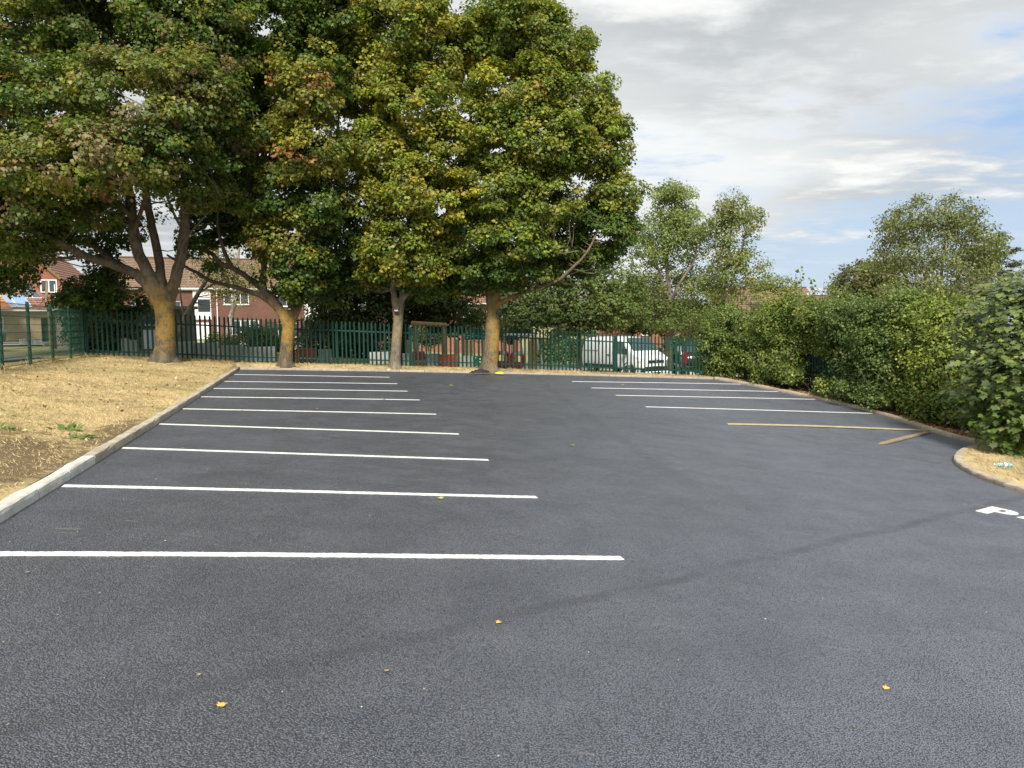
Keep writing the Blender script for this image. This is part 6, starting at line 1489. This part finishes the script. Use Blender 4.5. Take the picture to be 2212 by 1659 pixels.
# yellow leaves fallen on the asphalt
LF = [(480, 1526, 'bright yellow leaf lying alone near the bottom left', 0, .085), (1076, 1348, 'yellow leaf lying alone near the bottom centre', 0, .075), (1916, 1490, 'small yellow leaf near the bottom right', 0, .075), (950, 1078, 'curled green yellow leaf on the second bay line', 1, .13), (1237, 963, 'curled pale leaf in the middle of the asphalt', 1, .15), (1740, 1217, 'small pale leaf right of the nearest bay line end', 2, .05),
      (57, 1240, 'brown leaf scrap just below the nearest bay line at left', 2, .09), (430, 1462, 'dry leaf scrap left of the bottom yellow leaf', 2, .07), (835, 1452, 'thin dry stalk near the bottom centre', 2, .09), (828, 864, 'yellow green leaf on the sixth bay line', 1, .22), (523, 888, 'pale dry leaf at the left of the fifth bay line', 2, .20), (683, 884, 'dry leaf on the fifth bay line', 2, .20), (655, 897, 'pale leaf just below the fifth bay line', 2, .16),
      (506, 822, 'pair of brown leaves near the far left bay line', 2, .26), (1003, 811, 'pale leaf near the back kerb in the centre', 2, .22), (975, 834, 'curled leaf in the far centre of the asphalt', 1, .26), (1190, 833, 'pale dry leaf left of the farthest right bay line', 2, .24), (1345, 832, 'small yellow leaf on the farthest right bay line', 0, .2), (358, 1171, 'white scrap between the first two bay lines', 3, .055), (1405, 858, 'pale scrap just right of the third right bay line start', 3, .2), (2150, 965, 'green maple leaf fallen by the tip of the island', 1, .14)]
LCOL = [(.72, .46, .09), (.42, .42, .14), (.36, .28, .17), (.66, .64, .60)]
LMESH = []
for k, c in enumerate(LCOL):
    t = TM_SAP.copy(); t[:, 2] += np.array([0, .02, .10, .0, .13, .02, .06, .02, .12, .0, .08, .02]) * (1.6 if k == 1 else .8)
    me = leaf_mesh('fallen_leaf', np.zeros((1, 3)), np.array([[0, 0, 1.]]), np.array([[0, 1., 0]]), np.ones(1), np.array([c]), t - np.array([0, .5, 0]), MT['litter']); LMESH.append(me)
for k, (px, py, lab, c, s) in enumerate(LF):
    k_ = .32 if c >= 2 else .5
    u, v = pick(px, py); o = link('fallen_leaf', LMESH[c], None, P(u, v, .012), (.1 * math.sin(k * 7), .1 * math.cos(k * 3), k * 2.4), (s * k_, s * k_, s * k_)); tag(o, lab, 'leaf', 'fallen leaves on the asphalt')

# weeds, blades of dry grass, leaf litter and grit
def blades(name, n, fn, ln, wd, palette, seed, mt='blade', lean=.8):
    R = np.random.RandomState(seed); pos = np.array([fn(R) for _ in range(n)]); ang = R.uniform(0, 2 * np.pi, n)
    dirn = np.stack([np.cos(ang), np.sin(ang), R.uniform(.15, 1.0, n) / lean], 1); nr = np.stack([-np.sin(ang) * .4 + R.normal(size=n) * .4, np.cos(ang) * .4 - .5, np.full(n, .5)], 1)
    tm = np.array([(-.5 * wd, 0, 0), (.5 * wd, 0, 0), (.12 * wd, .65, .04), (0, 1, 0)], float)
    x, y = pos[:, 0], pos[:, 1]
    mo = np.sin(x * 1.7 + 1.3 * np.sin(y * 1.1)) * np.sin(y * 2.3 + np.sin(x * 2.9)) + .7 * np.sin(x * 5.3 + y * 3.1 + 2 * np.sin(y * 2.2)) * np.sin(y * 6.7 - x * 2.1) + .4 * np.sin(x * 13 + y * 7) * np.sin(y * 15 - x * 4)
    mo = np.clip(.5 + .42 * mo + R.normal(size=n) * .12, 0, 1)[:, None]; gr = np.clip(np.sin(x * .9 + 2) * np.sin(y * .8 + 1 + np.sin(x)) * 1.3 - .25, 0, 1)[:, None]
    cols = pal(R, palette, n) * R.uniform(.75, 1.25, (n, 1)); cols = cols * 1.16 * (1 - .45 * (1 - mo) ** 1.5); cols = cols * (1 - .45 * gr) + np.array([.16, .165, .055]) * .45 * gr
    me = leaf_mesh(name, pos, nr, dirn, ln * R.uniform(.5, 1.5, n) * np.clip(np.hypot(pos[:, 0], pos[:, 1]) / 11, .5, 1), cols, tm, MT[mt])
    o = link(name, me); o['kind'] = 'stuff'; return o
STRAW = [((.50, .39, .21), 5), ((.40, .30, .15), 4), ((.57, .46, .27), 2), ((.25, .19, .09), 1.6), ((.22, .22, .07), 1.2)]
def on_lawn(R):
    while True:
        v = -2.5 + 24.5 * R.random_sample() ** 1.4; u = -.16 - 5.0 * R.random_sample()
        if soil_amount(u, v) > .5 and R.random_sample() < .5: continue
        p = lawn_fn(u, v); return (p[0], p[1], p[2] - .004)
blades('dry_grass', 150000, on_lawn, .055, .19, STRAW, 1, lean=.9)
def on_verge(R): u = 18.0 * R.random_sample(); v = R.uniform(21.62, 22.3); p = L(u, v); return (p.x, p.y, p.z - .005)
blades('dry_grass', 9000, on_verge, .085, .16, STRAW, 2)
blades('dry_grass', 3500, lambda R: (lambda u, v: tuple(L(u, v)))(R.uniform(-5.2, -.2), 21.6 + .6 * R.random_sample()), .13, .12, STRAW, 6)
def on_island(R):
    while True:
        u, v = R.uniform(12, 21), R.uniform(-2, 7.6)
        for (a, va), (b, vb) in zip(ISLS, ISLS[1:]):
            if vb <= v <= va and u > a + .24: return tuple(P(u, v, .10 + .03 * math.sin(u * 5) * math.sin(v * 4)))
blades('dry_grass', 22000, on_island, .075, .13, [((.50, .41, .24), 4), ((.40, .31, .17), 3), ((.24, .19, .10), 2.5)], 3)
blades('tall_dead_grass', 350, lambda R: (lambda v: tuple(L(-5.0 + .062 * (22.2 - v) + R.normal() * .25, v)))(R.uniform(12.5, 21)), .20, .04, STRAW, 4, lean=.6)
for k, (px, py, s, lab) in enumerate([(143, 929, .16, 'green weed tuft on the dry lawn near the bare soil, upper one'), (174, 945, .16, 'green weed tuft on the dry lawn near the bare soil, lower one'), (8, 930, .14, 'green weed tuft at the left edge of the lawn'), (2190, 1000, .14, 'green weed at the right edge of the island, under the saplings'), (2176, 990, .09, 'small green weed on the island below the saplings'), (700, 789, .24, 'wispy green weed on the back verge between second and third maples')]):
    u, v = pick_lawn(px, py) if px < 500 else pick(px, py); base = Vector(lawn_fn(u, v)) if u < 0 else (L(u, v) if v > 20 else P(u, v, .09))
    R = np.random.RandomState(60 + k); n = 26; ang = R.uniform(0, 6.28, n); dr = np.stack([np.cos(ang), np.sin(ang), R.uniform(.2, .9, n)], 1)
    me = leaf_mesh('weed', R.normal(size=(n, 3)) * np.array([.05, .05, .004]), R.normal(size=(n, 3)) * .4 + np.array([0, -.3, 1]), dr, s * R.uniform(.6, 1.2, n), pal(R, [((.10, .17, .035), 3), ((.15, .20, .05), 2)], n), np.array([(0, 0, 0), (.16, .45, .05), (0, 1, -.06), (-.16, .45, .05)], float), MT['leaf_small'])
    tag(link('weed', me, None, base), lab, 'weed', 'green weeds')
def litter_pos(R):
    v = R.uniform(7.8, 21); return tuple(P(rk_u(v) + .14 + abs(R.normal()) * .35, v, .10))
R = np.random.RandomState(8); N = 2600; pos = np.array([litter_pos(R) for _ in range(N)])
o = link('leaf_litter', leaf_mesh('leaf_litter', pos, R.normal(size=(N, 3)) * .5 + np.array([0, 0, .8]), R.normal(size=(N, 3)), R.uniform(.04, .10, N), pal(R, [((.24, .12, .06), 4), ((.34, .20, .10), 3), ((.16, .09, .05), 3), ((.42, .30, .17), 1)], N), TM_SIMPLE, MT['litter'])); o['kind'] = 'stuff'
def lit2(R):
    u, v = R.uniform(-4.9, -.3), 22.2 * R.random_sample() ** .8; p = lawn_fn(u, v); return (p[0], p[1], p[2] + .02)
N = 420; pos = np.array([lit2(R) for _ in range(N)])
o = link('leaf_litter', leaf_mesh('leaf_litter', pos, R.normal(size=(N, 3)) * .5 + np.array([0, 0, .8]), R.normal(size=(N, 3)), R.uniform(.04, .09, N), pal(R, [((.30, .20, .10), 3), ((.22, .14, .07), 3), ((.55, .45, .28), 2)], N), TM_SIMPLE, MT['litter'])); o['kind'] = 'stuff'
N = 420; pos = []
for _ in range(N):
    v = -2.8 + 24 * R.random_sample() ** 1.6; u = R.uniform(.2, 17.5 if v > 8 else 11.5); u = .06 + R.random_sample() ** 2 * 1.2 if R.random_sample() < .35 else u; pos.append(tuple(P(u, v, .004)))
pos = np.array(pos)
o = link('grit', leaf_mesh('grit', pos, R.normal(size=(N, 3)) * .3 + np.array([0, 0, 1]), R.normal(size=(N, 3)), R.uniform(.004, .011, N) * (1 + np.linalg.norm(pos, axis=1) * .06), pal(R, [((.55, .53, .48), 3), ((.36, .33, .28), 4), ((.50, .38, .18), 1)], N), TM_SIMPLE + np.array([0, 0, .2]), MT['litter'])); o['kind'] = 'stuff'
